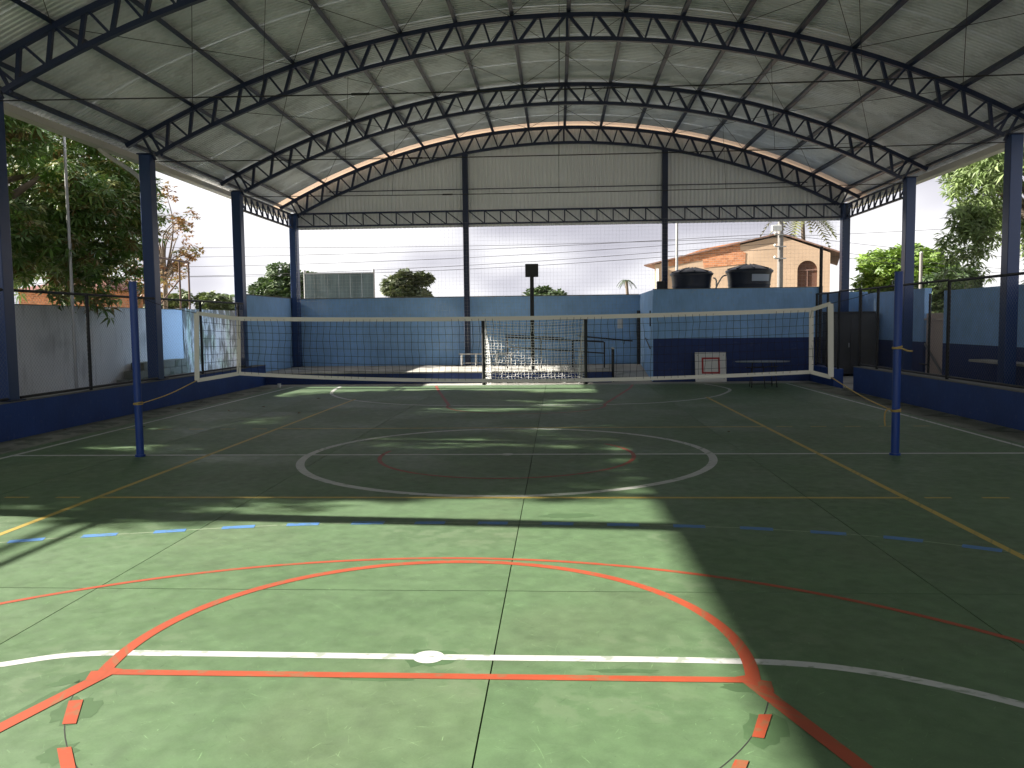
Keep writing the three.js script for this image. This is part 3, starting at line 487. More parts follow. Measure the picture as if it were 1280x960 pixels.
// ------------------------------------------------------------------ goal with loose white net
{
  const g = thing('futsal_goal', 'black futsal goal frame with loose white net before the platform', 'goal', [CX + 0.02, 0, 25.62]);
  const w = 1.58, h = 2.03, O = (x, y, d) => new THREE.Vector3(x, y, -d);
  for (const s of [-1, 1]) part('post', tube(O(s * w, 0, 0), O(s * w, h + 0.04, 0), 0.05, 14), M.black, g);
  part('crossbar', tube(O(-w, h, 0), O(w, h, 0), 0.045, 14), M.black, g);
  for (const s of [-1, 1]) part('back_stay', [tube(O(s * w, h, 0), O(s * w, h - 0.02, 0.35), 0.02), tube(O(s * w, h - 0.02, 0.35), O(s * w, 0.02, 0.68), 0.02), tube(O(s * w, 0.02, 0), O(s * w, 0.02, 0.68), 0.02)], M.black, g);
  part('ground_bar', tube(O(-w, 0.02, 0.68), O(w, 0.02, 0.68), 0.02), M.black, g);
  const st = [], nx = 30, ny = 22, r = rng(12), J = Array.from({ length: (nx + 1) * (ny + 1) }, () => [(r() - 0.5) * 0.05, (r() - 0.5) * 0.05]);
  const P = (i, j) => { const u = i / nx, v = j / ny, jj = J[i * (ny + 1) + j]; const pinch = 0.32 * Math.pow(v, 1.2) * Math.sin(Math.PI * Math.min(1, v * 1.1)); const x = mix(-w, w, u), sag = 0.12 * Math.sin(PI * u) * (1 - v); return O(x * (1 - 0.10 * pinch) + jj[0], h * (1 - v) - sag + jj[1] * v + (j === ny ? 0.05 * Math.abs(Math.sin(i * 1.05)) : 0.02 * v), mix(0.1, 0.62, Math.min(1, v * 1.6)) - 0.1 * Math.sin(PI * v) + jj[1]); };
  for (let i = 0; i <= nx; i++) for (let j = 0; j < ny; j++) st.push([P(i, j), P(i, j + 1)]);
  for (let j = 0; j <= ny; j++) for (let i = 0; i < nx; i++) st.push([P(i, j), P(i + 1, j)]);
  for (const s of [-1, 1]) { const Q = (i, j) => { const u = i / 6, v = j / ny; const e = P(s < 0 ? 0 : nx, j); const f = O(s * w * (1 - 0.05 * Math.sin(PI * v)), h * (1 - v), 0.0); const q = f.lerp(e, u); q.x += -s * 0.16 * Math.sin(PI * u) * (0.3 + v); return q; }; for (let i = 0; i <= 6; i++) for (let j = 0; j < ny; j++) st.push([Q(i, j), Q(i, j + 1)]); for (let j = 0; j <= ny; j++) for (let i = 0; i < 6; i++) st.push([Q(i, j), Q(i + 1, j)]); }
  part('goal_net', strands(st, 0.0075), M.whiteCord, g).userData.kind = 'stuff';
}
// tall protective net hung in the end opening
{
  const st = []; const D = 29.95; for (let x = -9.5; x <= 10; x += 0.13) { const k = Math.floor(x * 7.7); st.push([V(x, x > 2.9 && x < 8.3 ? 2.95 : 0.9, D), V(x + 0.02 * Math.sin(k), 5.5, D)]); } for (let y = 0.95; y < 5.5; y += 0.13) { if (y > 2.95) st.push([V(-9.5, y, D), V(10, y + 0.03, D)]); else st.push([V(-9.5, y, D), V(2.9, y, D)]); }
  solo('ball_net', strands(st, 0.0017), mat([0.35, 0.35, 0.34], 0.9), 'fine tall ball-stop net hanging in the open gable end', 'net').userData.kind = 'stuff';
}
// ------------------------------------------------------------------ things at the far end
{
  const s = thing('board_post', 'black square board on a black post behind the goal', 'post', [-0.83, 0.372, 26.75]), O = (x, y, d) => new THREE.Vector3(x, y, -d);
  part('pole', tube(O(0, 0, 0), O(0, 3.05, 0), 0.065, 14), M.black, s); part('board', new RoundedBoxGeometry(0.42, 0.42, 0.1, 2, 0.02).translate(0, 3.2, -0.0), M.black, s); part('base_plate', bx(-0.15, 0.15, 0, 0.02, -0.15, 0.15), M.black, s);
  const b = thing('bench', 'pale metal frame bench on the platform against the back wall', 'bench', [0, 0.372, 29.7]);
  part('seat', [bx(-3.55, -1.6, 0.42, 0.46, -0.22, -0.08, 0.006), bx(-3.55, -1.6, 0.42, 0.46, 0.0, 0.14, 0.006)], M.greySteel, b);
  for (const x of [-3.46, -2.95, -2.2, -1.7]) for (const d of [-0.18, 0.1]) part('leg', tube(O(x, 0, d), O(x, 0.42, d), 0.02, 8), M.white, b);
  part('stretcher', bx(-3.46, -1.7, 0.1, 0.13, -0.05, -0.02), M.greySteel, b);
  const h = thing('handrail', 'black double pipe handrail sloping along the platform above the bench', 'handrail');
  const RD = 28.0; part('top_rail', tube(V(-1.78, 1.43, RD), V(1.52, 1.24, RD), 0.026), M.black, h); part('mid_rail', tube(V(-1.7, 1.10, RD), V(1.52, 0.86, RD), 0.022), M.black, h); part('rail', tube(V(-1.78, 1.50, RD), V(0.2, 1.38, RD), 0.02), M.black, h);
  for (const x of [-1.72, -0.58, 0.48, 1.54]) part('post', tube(V(x, 0.372, RD), V(x, mix(1.43, 1.24, (x + 1.78) / 3.3), RD), 0.024), M.black, h);
  const wr = thing('handrail', 'black handrail fixed to the back wall above the ramp', 'handrail'); part('rail', tube(V(0.7, 1.4, 30.5), V(2.7, 1.2, 30.5), 0.024), M.black, wr); for (const x of [0.9, 2.4]) part('bracket', bar(V(x, mix(1.4, 1.2, (x - 0.7) / 2) - 0.14, 30.6), V(x, mix(1.4, 1.2, (x - 0.7) / 2), 30.5), 0.02, 0.02), M.black, wr);
  const rr = thing('handrail', 'short black handrail on the side of the blue pier', 'handrail'); part('rail', tube(V(2.9, 1.35, 27.9), V(2.9, 1.05, 26.5), 0.02), M.black, rr); for (const d of [26.7, 27.7]) part('bracket', tube(V(2.9, mix(1.05, 1.35, (d - 26.5) / 1.4), d), V(2.965, mix(1.05, 1.35, (d - 26.5) / 1.4), d), 0.012), M.black, rr);
  for (const x of [1.74]) { const bo = thing('bollard_post', 'pair of short black posts at the foot of the ramp', 'post'); for (const [dx, d] of [[0, 26.5], [0, 26.95]]) { part('post', tube(V(x + dx, 0, d), V(x + dx, 1.05, d), 0.03, 10), M.black, bo); part('cap', new THREE.SphereGeometry(0.036, 10, 6).translate(x + dx, 1.06, -d), M.white, bo); } part('rail', tube(V(x, 0.9, 26.5), V(x, 0.9, 26.95), 0.02), M.black, bo); }
  solo('door_post', bx(2.84, 2.95, 0.36, 2.3, 30.2, 30.32, 0.01), M.black, 'narrow black steel post in the corner by the ramp top', 'post');
  solo('conduit', bx(2.93, 2.962, 1.75, 2.25, 26.9, 26.98, 0.004), M.black, 'short dark conduit box fixed on the pale blue pier', 'conduit');
  const nt = thing('notice', 'white paper notice taped to the back wall above the ramp', 'notice'); part('sheet', bx(2.16, 2.36, 1.66, 2.0, 30.605, 30.615), M.paper, nt);
  solo('net_pole', [tube(V(8.12, 0, 26.34), V(8.12, 4.15, 26.34), 0.05, 10)], M.black, 'tall thin black pole at the corner of the store block', 'pole');
  // backboard leaning against the block
  const bb = thing('backboard', 'white basketball backboard with red square leaning on the navy wall', 'backboard', [4.74, 0, 26.1]); bb.rotation.x = -0.16;
  part('panel', new RoundedBoxGeometry(0.96, 0.93, 0.03, 1, 0.006).translate(0, 0.47, 0), M.white, bb); const y0 = 0.26, y1 = 0.77; part('red_square', [bx(-0.28, 0.28, y1 - 0.055, y1, -0.02, -0.0165), bx(-0.28, 0.28, y0, y0 + 0.055, -0.02, -0.0165), bx(-0.28, -0.225, y0 + 0.055, y1 - 0.055, -0.02, -0.0165), bx(0.225, 0.28, y0 + 0.055, y1 - 0.055, -0.02, -0.0165)], M.red, bb);
  for (const bxx of [-0.4, 0.4]) for (const by of [0.1, 0.84]) part('bolt', new THREE.CylinderGeometry(0.018, 0.018, 0.012, 8).rotateX(PI / 2).translate(bxx, by, 0.02), M.greySteel, bb);
  // light table with thin legs
  const t = thing('table', 'thin-legged oval table in front of the navy wall', 'table', [5.8, 0, 24.0]);
  const top = new THREE.CylinderGeometry(0.5, 0.48, 0.025, 40); top.scale(1.55, 1, 0.8); part('top', top.translate(0, 0.73, 0), M.greySteel, t); part('shelf', [bx(-0.45, 0.1, 0.55, 0.57, -0.12, 0.12), bx(0.12, 0.42, 0.57, 0.59, -0.1, 0.1)], M.black, t);
  for (const [x, d] of [[-0.34, -0.2], [-0.3, 0.25], [0.34, 0.25], [-0.05, -0.55], [0.38, -0.15]]) part('leg', tube(O(x, 0, d), O(x * 0.85, 0.72, d * 0.4), 0.013, 8), M.black, t);
  part('stretcher', [tube(O(-0.34, 0.1, -0.2), O(0.38, 0.1, -0.15), 0.01, 6), tube(O(-0.3, 0.1, 0.25), O(0.34, 0.1, 0.25), 0.01, 6)], M.black, t);
  const cb = thing('metal_cabinet', 'large dark grey stained metal cabinet in the far right corner', 'cabinet'); part('body', bx(9.05, 10.75, 0.03, 2.12, 28.8, 30.4, 0.03), M.darkGrey, cb); part('lid', bx(9.02, 10.78, 2.122, 2.16, 28.77, 30.43), M.darkGrey, cb); part('door', bx(9.15, 9.88, 0.15, 2.0, 28.775, 28.797, 0.006), M.darkGrey, cb); part('door', bx(9.9, 10.62, 0.15, 2.0, 28.775, 28.797, 0.006), M.darkGrey, cb); part('handle', bx(9.82, 9.85, 0.95, 1.1, 28.75, 28.774), M.greySteel, cb);
  const sb = thing('bench_shelf', 'long grey concrete bench slab along the navy wall', 'bench'); part('slab', bx(10.4, 10.89, 0.8, 0.86, 12, 21.7, 0.01), M.concrete, sb); for (const d of [13, 15.5, 18, 20.5]) part('bracket', bar(V(10.5, 0.79, d), V(10.89, 0.5, d), 0.05, 0.05), M.black, sb);
  solo('rubble_block', bx(10.2, 10.6, -0.03, 0.22, 23.4, 23.8, 0.02), M.white, 'white block on the ground in front of the corrugated gate', 'block');
}
// ------------------------------------------------------------------ behind the left fence
{
  const r = rng(21); const st = thing('block_stack', 'stepped stack of grey concrete blocks against the white wall', 'blocks', [0, -0.02, 0]);
  for (let lv = 0; lv < 4; lv++) for (let k = 0; k < 9; k++) { if (lv === 3 && (k < 2 )) continue; if (lv === 2 && k < 1) continue; const d = 22.7 + k * 0.41, j = (r() - 0.5) * 0.03; part('block', bx(-12.45 + j, -12.05 + j, lv * 0.225, lv * 0.225 + 0.218, d, d + 0.395, 0.012), M.apron, st); }
  const f = thing('pipe_frame', 'tall rusty brown pipe frame rising above the perimeter wall', 'frame');
  const rust = mat([0.13, 0.075, 0.05], 0.85);
  part('top_rail', tube(V(-12.76, 4.12, 3), V(-12.76, 4.12, 28.3), 0.035), rust, f); for (const d of [5.5, 12, 18.2, 24.6, 27.6, 28.3]) part('post', tube(V(-12.76, 0.4, d), V(-12.76, 4.12, d), 0.035), rust, f); part('brace', tube(V(-12.76, 2.55, 26.0), V(-12.76, 3.5, 27.6), 0.025), rust, f);
  const lp = thing('lamp_pole', 'thin pale grey metal pole standing before the big mango tree', 'pole'); part('shaft', tube(V(-11.45, 0, 19.1), V(-11.45, 8.5, 19.1), 0.042, 10, 0.03), M.greySteel, lp); part('arm', tube(V(-11.45, 8.4, 19.1), V(-11.9, 8.6, 19.1), 0.03), M.greySteel, lp);
  const lf = new THREE.BufferGeometry(); lf.setAttribute('position', new THREE.Float32BufferAttribute([-0.06, 0, 0, 0, 0.02, 0.025, 0.06, 0.006, 0, 0, 0.02, -0.025, 0, 0.004, 0], 3)); lf.setAttribute('uv', new THREE.Float32BufferAttribute([0, 0, 0.5, 1, 1, 0, 0.5, 0, 0.5, 0.5], 2)); lf.setIndex([0, 1, 4, 1, 2, 4, 2, 3, 4, 3, 0, 4]); lf.computeVertexNormals();
  for (const [x, d] of [[-7.4, 18.2], [-6.9, 19.0], [-8.9, 17.1], [-9.0, 20.4], [-8.6, 22.1], [-7.9, 15.3], [-6.2, 21.1], [-9.2, 14.9], [-8.8, 18.7], [-9.1, 22.9], [-5.6, 17.6], [2.9, 14.3]]) { const m = solo('dry_leaf', lf, M.dry, 'curled brown dry leaf lying on the shaded court', 'leaf', 'dry leaves on the court'); m.position.set(x, 0.012, -d); m.rotation.y = r() * 6; m.scale.setScalar(0.8 + r() * 0.8); }
  solo('plastic_cup', new THREE.CylinderGeometry(0.06, 0.045, 0.12, 12), M.white, 'small white cup lying at the corner by the end of the low wall', 'cup').position.set(-8.6, 0.06, -25.1);
}

// ------------------------------------------------------------------ trees
function leafGeo(L, w, n, droop, seed) {   // whorl of n long leaves
  const r = rng(seed), pos = [], uv = [], idx = [];
  for (let k = 0; k < n; k++) {
    const az = k / n * 2 * PI + r() * 0.8, el = 0.5 - droop * (0.5 + r()), l = L * (0.7 + 0.5 * r()), d = new THREE.Vector3(Math.cos(az) * Math.cos(el), Math.sin(el), Math.sin(az) * Math.cos(el)), s = new THREE.Vector3(-Math.sin(az), (r() - 0.5) * 0.8, Math.cos(az)).normalize(), b = pos.length / 3;
    const m = d.clone().multiplyScalar(l * 0.5), t = d.clone().multiplyScalar(l); t.y -= l * 0.35 * droop; const o = d.clone().multiplyScalar(0.02);
    for (const p of [o, m.clone().addScaledVector(s, w / 2), t, m.clone().addScaledVector(s, -w / 2), m.clone().add(new THREE.Vector3(0, -w * 0.12, 0))]) pos.push(p.x, p.y, p.z);
    uv.push(0, 0, 0.5, 1, 1, 0, 0.5, 0, 0.5, 0.5); idx.push(b, b + 1, b + 4, b + 1, b + 2, b + 4, b + 2, b + 3, b + 4, b + 3, b, b + 4);
  }
  const g = new THREE.BufferGeometry(); g.setAttribute('position', new THREE.Float32BufferAttribute(pos, 3)); g.setAttribute('uv', new THREE.Float32BufferAttribute(uv, 2)); g.setIndex(idx); g.computeVertexNormals(); return g;
}
const leafMat = (c) => new THREE.MeshPhysicalMaterial({ color: lin(...c), roughness: 0.55, transmission: 0.42, thickness: 0, side: THREE.DoubleSide });
const mangoLeaf = [leafGeo(0.30, 0.075, 9, 0.55, 1), leafGeo(0.30, 0.075, 9, 0.9, 2)], smallLeaf = [leafGeo(0.22, 0.11, 8, 0.4, 3), leafGeo(0.24, 0.1, 8, 0.6, 4)];
const LM = leafMat([1, 1, 1]);
function limb(pts, r0, r1, n = 12) { const c = new THREE.CatmullRomCurve3(pts), g = new THREE.TubeGeometry(c, n, 1, 7, false), p = g.attributes.position; for (let i = 0; i <= n; i++) { const ct = c.getPointAt(i / n), r = mix(r0, r1, i / n); for (let j = 0; j <= 7; j++) { const k = i * 8 + j; p.setXYZ(k, ct.x + (p.getX(k) - ct.x) * r, ct.y + (p.getY(k) - ct.y) * r, ct.z + (p.getZ(k) - ct.z) * r); } } return g; }
function tree(name, label, o) {   // o: x, D, base, cy, rx, ry, rd, trunk, lobes, lobeR, n, scale, cols, seed, leaf, hollow, droop
  const r = rng(o.seed), t = thing(name, label, 'tree', [o.x, o.base ?? -0.12, o.D], o.group), cy = o.cy - (o.base ?? -0.12); const lobes = [];
  for (let k = 0; k < o.lobes; k++) { const a = r() * 2 * PI, z = r() * 2 - 1, q = Math.sqrt(1 - z * z), f = 0.5 + 0.5 * Math.pow(r(), 0.5); lobes.push([new THREE.Vector3(Math.cos(a) * q * o.rx * f, cy + z * o.ry * f, Math.sin(a) * q * o.rd * f), o.lobeR * (0.6 + 0.7 * r())]); }
  for (const [ex, ey, ed] of o.extra || []) lobes.push([new THREE.Vector3(ex, ey, -ed), o.lobeR * (0.65 + 0.4 * r())]);
  const th = cy - o.ry * 0.6, bend = (r() - 0.5) * 0.5; const fork = new THREE.Vector3(bend, th, bend * 0.6);
  const tr = part('trunk', limb([new THREE.Vector3(0, 0, 0), new THREE.Vector3(bend * 0.4, th * 0.5, 0), fork], o.trunk, o.trunk * 0.7), M.bark, t);
  for (const [c] of lobes.slice(0, o.limbs ?? 14)) part('limb', limb([fork, fork.clone().lerp(c, 0.5).add(new THREE.Vector3((r() - 0.5) * 0.6, 0.3 + r() * 0.3, (r() - 0.5) * 0.6)), c], o.trunk * 0.42, o.trunk * 0.08), M.bark, t);
  const cr = new THREE.Group(); cr.name = 'crown'; t.add(cr); cr.userData.kind = 'stuff';
  const geos = o.leaf || mangoLeaf, each = Math.floor(o.n / geos.length), mtx = new THREE.Matrix4(), qq = new THREE.Quaternion(), eu = new THREE.Euler(), col = new THREE.Color();
  geos.forEach((g, gi) => {
    const im = new THREE.InstancedMesh(g, LM, each); im.name = 'foliage'; im.userData.kind = 'stuff';
    for (let i = 0; i < each; i++) {
      const [c, R0] = lobes[Math.floor(r() * lobes.length)]; const a = r() * 2 * PI, z = r() * 2 - 1, q = Math.sqrt(1 - z * z), f = R0 * (0.35 + 0.65 * Math.pow(r(), 0.4));
      const p = new THREE.Vector3(c.x + Math.cos(a) * q * f, c.y + z * f * 0.75 - (o.droop || 0) * r() * (r() < 0.3 ? 1 : 0), c.z + Math.sin(a) * q * f);
      eu.set((r() - 0.5) * 1.3, r() * 6.28, (r() - 0.5) * 1.3); qq.setFromEuler(eu); const s = o.scale * (0.7 + 0.6 * r()); im.setMatrixAt(i, mtx.compose(p, qq, new THREE.Vector3(s, s, s)));
      let cc = o.cols[Math.floor(Math.pow(r(), 1.6) * o.cols.length)]; const k = 0.7 + 0.6 * r(); im.setColorAt(i, col.setRGB(cc[0] * k, cc[1] * k, cc[2] * k));
    }
    cr.add(im);
  });
  return t;
}
const DARKG = [[0.13, 0.24, 0.05], [0.17, 0.30, 0.06], [0.22, 0.33, 0.08], [0.29, 0.32, 0.09], [0.30, 0.22, 0.08]], BRIGHT = [[0.20, 0.32, 0.04], [0.24, 0.36, 0.05], [0.16, 0.27, 0.04]], MIDG = [[0.075, 0.135, 0.035], [0.10, 0.165, 0.04], [0.06, 0.11, 0.03]], AUT = [[0.26, 0.13, 0.035], [0.30, 0.19, 0.05], [0.20, 0.08, 0.03], [0.13, 0.14, 0.04]];
tree('mango_tree', 'big dark green mango tree hanging over the grey white wall and pole', { x: -14.3, D: 19.5, cy: 6.1, rx: 2.8, ry: 3.1, rd: 4.7, trunk: 0.38, lobes: 118, lobeR: 0.84, n: 12800, extra: [[2.3, 6.2, 2.6], [2.5, 5.3, 3.0], [2.2, 4.6, 3.4], [2.6, 6.0, 3.4], [2.3, 3.9, 2.8], [2.4, 5.2, 3.9], [2.0, 6.6, 3.2], [2.4, 4.3, 2.0], [2.1, 3.4, 1.0], [2.3, 3.8, 0.2], [1.9, 3.2, 2.0], [2.5, 5.4, 1.6], [1.8, 7.2, 2.8]], scale: 0.85, cols: DARKG, seed: 11, droop: 0.6, limbs: 24 });
tree('mango_tree', 'mango tree just out of view whose dappled shade falls on the court', { x: -14.6, D: 12.6, cy: 5.5, rx: 2.4, ry: 2.9, rd: 3.4, trunk: 0.3, lobes: 80, lobeR: 0.84, n: 10000, extra: [[0.5, 7.6, 2.3], [-0.5, 7.1, 2.7], [0, 8.2, 2.0], [0.4, 6.6, 3.0], [0.5, 4.5, 2.7], [-0.5, 5.1, 2.9], [0.2, 5.8, 3.4], [0.3, 8.3, 3.2], [0, 7.3, 3.9]], scale: 0.85, cols: DARKG, seed: 12, droop: 0.6, limbs: 18 });
tree('mango_tree', 'pale green drooping mango tree rising behind the right wall', { x: 14.9, D: 26.5, cy: 5.8, rx: 3.0, ry: 2.9, rd: 3.4, trunk: 0.3, lobes: 40, lobeR: 0.85, n: 3800, scale: 1.0, cols: [[0.20, 0.28, 0.09], [0.24, 0.32, 0.11], [0.17, 0.24, 0.08]], seed: 13, droop: 1.0, limbs: 18 });
tree('round_tree', 'round bright yellow-green tree beyond the corrugated gate', { x: 17.3, D: 42, cy: 3.9, rx: 2.2, ry: 1.5, rd: 2.0, trunk: 0.2, lobes: 34, lobeR: 0.75, n: 4200, scale: 1.2, cols: BRIGHT, seed: 14, leaf: smallLeaf });
tree('sparse_tree', 'nearly bare tree with yellow and brown leaves above the stained wall', { x: -15.3, D: 31.5, cy: 5.0, rx: 1.5, ry: 2.2, rd: 1.6, trunk: 0.12, lobes: 26, lobeR: 0.45, n: 420, scale: 0.7, cols: AUT, seed: 15, leaf: smallLeaf, limbs: 26 });
tree('broad_tree', 'broad dark green tree beyond the back left corner', { x: -14.4, D: 44, cy: 3.8, rx: 1.5, ry: 1.0, rd: 1.5, trunk: 0.2, lobes: 30, lobeR: 0.6, n: 3400, scale: 1.1, cols: MIDG, seed: 16, leaf: smallLeaf });
tree('broad_tree', 'olive green bushy tree beside the grey sign panel', { x: -7.6, D: 42, cy: 3.6, rx: 1.05, ry: 1.1, rd: 1.1, trunk: 0.14, lobes: 26, lobeR: 0.5, n: 2600, scale: 1.0, cols: [[0.10, 0.13, 0.045], [0.13, 0.15, 0.06], [0.08, 0.11, 0.04]], seed: 17, leaf: smallLeaf });
tree('broad_tree', 'low domed green tree top showing behind the black square board', { x: -0.9, D: 46, cy: 2.9, rx: 1.1, ry: 0.7, rd: 1.0, trunk: 0.15, lobes: 22, lobeR: 0.5, n: 2200, scale: 1.0, cols: MIDG, seed: 18, leaf: smallLeaf });
tree('shrub', 'leafy green shrub hedge showing above the stained wall', { x: -17.2, D: 38, cy: 2.7, rx: 2.4, ry: 0.6, rd: 0.9, trunk: 0.1, lobes: 28, lobeR: 0.5, n: 2600, scale: 1.0, cols: [[0.12, 0.17, 0.04], [0.15, 0.19, 0.05], [0.09, 0.13, 0.035]], seed: 19, leaf: smallLeaf });
tree('broad_tree', 'dull green tree behind the corrugated gate beside the round tree', { x: 16.6, D: 36, cy: 2.9, rx: 1.4, ry: 0.9, rd: 1.1, trunk: 0.14, lobes: 22, lobeR: 0.55, n: 2000, scale: 1.0, cols: MIDG, seed: 20, leaf: smallLeaf });
function palm(label, x, D, top, n, L, seed, cols) {
  const r = rng(seed), p = thing('palm_tree', label, 'palm', [x, -0.12, D]); const c = new THREE.Vector3(0, top, 0);
  part('trunk', limb([new THREE.Vector3(0.4, 0, 0), new THREE.Vector3(0.15, top * 0.6, 0), c], 0.16, 0.1), M.bark, p);
  const m = mat(cols, 0.7);
  for (let k = 0; k < n; k++) {
    const az = k / n * 2 * PI + r() * 0.5, up = 0.9 - 1.1 * r(), l = L * (0.75 + 0.4 * r()), dir = new THREE.Vector3(Math.cos(az), 0, Math.sin(az)), side = new THREE.Vector3(-Math.sin(az), 0, Math.cos(az)), P = [], I = []; const at = (t) => c.clone().addScaledVector(dir, l * t * 0.9).add(new THREE.Vector3(0, l * (up * t - (up * 0.6 + 0.75) * t * t), 0));
    const sp = []; for (let i = 1; i < 16; i++) { const t = i / 16, q = at(t), w = 0.3 * l * Math.sin(PI * Math.min(1, 0.15 + t * 0.82)); for (const s of [-1, 1]) { const tip = q.clone().addScaledVector(side, s * w * 0.8).addScaledVector(dir, w * 0.4).add(new THREE.Vector3(0, -w * 0.45, 0)), q2 = at(t + 0.035), b = P.length / 3; for (const e of [q, q2, tip]) P.push(e.x, e.y, e.z); I.push(b, b + 1, b + 2); } }
    const g = new THREE.BufferGeometry(); g.setAttribute('position', new THREE.Float32BufferAttribute(P, 3)); g.setAttribute('uv', new THREE.Float32BufferAttribute(new Float32Array(P.length / 3 * 2), 2)); g.setIndex(I); g.computeVertexNormals();
    const fr = part('frond', g, m, p); part('rib', curveTube([at(0), at(0.35), at(0.7), at(1)], 0.015, 8, 4), m, fr);
  }
}
{ const a = px(783, 352, 60), b = px(1003, 276, 46), c = px(287, 366, 40), d = px(180, 366, 46);
  palm('tiny distant palm left of the peach house', a.x, 60, a.y + 0.2, 12, 0.75, 31, [0.05, 0.075, 0.03]);
  palm('tall palm with drooping pale fronds behind the peach house roof', b.x, 46, b.y + 0.5, 13, 2.3, 32, [0.14, 0.15, 0.055]);
  palm('small palm with upright fronds above the stained wall', c.x, 40, c.y, 12, 1.0, 33, [0.11, 0.17, 0.05]);
  palm('small palm beside the white downpipe above the white wall', d.x, 46, d.y, 10, 1.2, 34, [0.10, 0.14, 0.05]); }

// ------------------------------------------------------------------ background buildings, poles, cables
{
  const TH = -0.3, P0 = px(1047, 316, 38); P0.y = 0; const nrm = new THREE.Vector3(Math.sin(TH), 0, Math.cos(TH)), yAx = new THREE.Vector3(0, 1, 0);
  const hp = (x, y) => { const rr = rayOf(x, y), t = P0.clone().sub(camera.position).dot(nrm) / rr.dot(nrm); return rr.multiplyScalar(t).add(camera.position).sub(P0).applyAxisAngle(yAx, -TH); };   // photo pixel on the gable plane, in the house's own axes
  const D = 0, pk = hp(975, 293), eR = hp(1047, 316), eL = hp(812, 331), h = thing('peach_house', 'peach plastered house with low gable roof and arched window behind the tanks', 'house', [P0.x, 0, -P0.z], undefined, TH);
  const xL = eL.x + 0.25, xR = eR.x - 0.3, D1 = D + 9; const sh = new THREE.Shape(); sh.moveTo(xL, -0.1); sh.lineTo(xL, eL.y); sh.lineTo(pk.x, pk.y - 0.06); sh.lineTo(xR, eR.y + 0.02); sh.lineTo(xR, -0.1);
  const wc = hp(1009, 343), ww = 0.42; const hole = new THREE.Path(); hole.moveTo(wc.x - ww, wc.y - 0.55); hole.lineTo(wc.x + ww, wc.y - 0.55); hole.lineTo(wc.x + ww, wc.y + 0.2); hole.absarc(wc.x, wc.y + 0.2, ww, 0, PI, false); sh.holes.push(hole);
  const g = new THREE.ExtrudeGeometry(sh, { depth: 0.2, bevelEnabled: false, curveSegments: 16 }); g.translate(0, 0, -D - 0.2); part('gable_wall', metreUV(g), M.peach, h);
  part('side_wall', bx(xL, xL + 0.2, -0.1, eL.y - 0.02, D + 0.21, D1), M.peach, h); part('side_wall', bx(xR - 0.2, xR, -0.1, eR.y - 0.02, D + 0.21, D1), M.peach, h); part('back_wall', bx(xL, xR, -0.1, eL.y, D1 + 0.01, D1 + 0.2), M.peach, h);
  const roof = (a, b) => bar(a.clone().add(b).multiplyScalar(0.5).add(new THREE.Vector3(0, 0.05, 0.12)), a.clone().add(b).multiplyScalar(0.5).add(new THREE.Vector3(0, 0.05, -D1 + D - 0.4)), a.distanceTo(b), 0.06, new THREE.Vector3(-(b.y - a.y), b.x - a.x, 0).normalize());
  const eL2 = eL.clone().add(new THREE.Vector3(-0.25, -0.08, 0)), eR2 = eR.clone().add(new THREE.Vector3(0.15, -0.04, 0));
  part('roof', metreUV(roof(eL2, pk)), M.roofTile, h); part('roof', metreUV(roof(pk, eR2)), M.roofTile, h);
  const w = new THREE.Group(); w.name = 'window'; h.add(w); const ws = new THREE.Shape(); ws.moveTo(wc.x - ww, wc.y - 0.55); ws.lineTo(wc.x + ww, wc.y - 0.55); ws.lineTo(wc.x + ww, wc.y + 0.2); ws.absarc(wc.x, wc.y + 0.2, ww, 0, PI, false); const wg = new THREE.ExtrudeGeometry(ws, { depth: 0.04, bevelEnabled: false }); wg.translate(0, 0, -D - 0.16); part('shutter', wg, M.wood, w); part('mullion', [bx(wc.x - 0.02, wc.x + 0.02, wc.y - 0.54, wc.y + 0.2, D + 0.08, D + 0.12), bx(wc.x - ww, wc.x + ww, wc.y + 0.18, wc.y + 0.22, D + 0.07, D + 0.12)], M.roofTile, w);
  // unplastered brick patch stepping along the roof line
  const a = hp(878, 309), b = hp(928, 299), c = hp(928, 330), d2 = hp(880, 335), e = hp(872, 318); const bs = new THREE.Shape(); bs.moveTo(hp(836, 322).x, hp(836, 326).y); bs.lineTo(a.x, a.y - 0.08); bs.lineTo(b.x - 0.1, b.y - 0.1); bs.lineTo(c.x - 0.1, hp(928, 313).y); bs.lineTo(c.x + 0.15, hp(928, 316).y); bs.lineTo(c.x + 0.12, c.y); bs.lineTo(d2.x, d2.y); bs.lineTo(d2.x - 0.05, hp(880, 325).y); bs.lineTo(hp(836, 322).x, hp(836, 333).y);
  const bg = new THREE.ExtrudeGeometry(bs, { depth: 0.015, bevelEnabled: false }); bg.translate(0, 0, -D + 0.003); part('brick_patch', metreUV(bg), M.bareBrick, h).userData.label = 'bare orange brick patch where plaster is missing';
  for (const x of [822, 832]) { const q = hp(x, 345); part('pilaster', bx(q.x - 0.07, q.x + 0.07, 1.5, q.y + 0.35, D - 0.06, D - 0.003), M.white, h); }
}
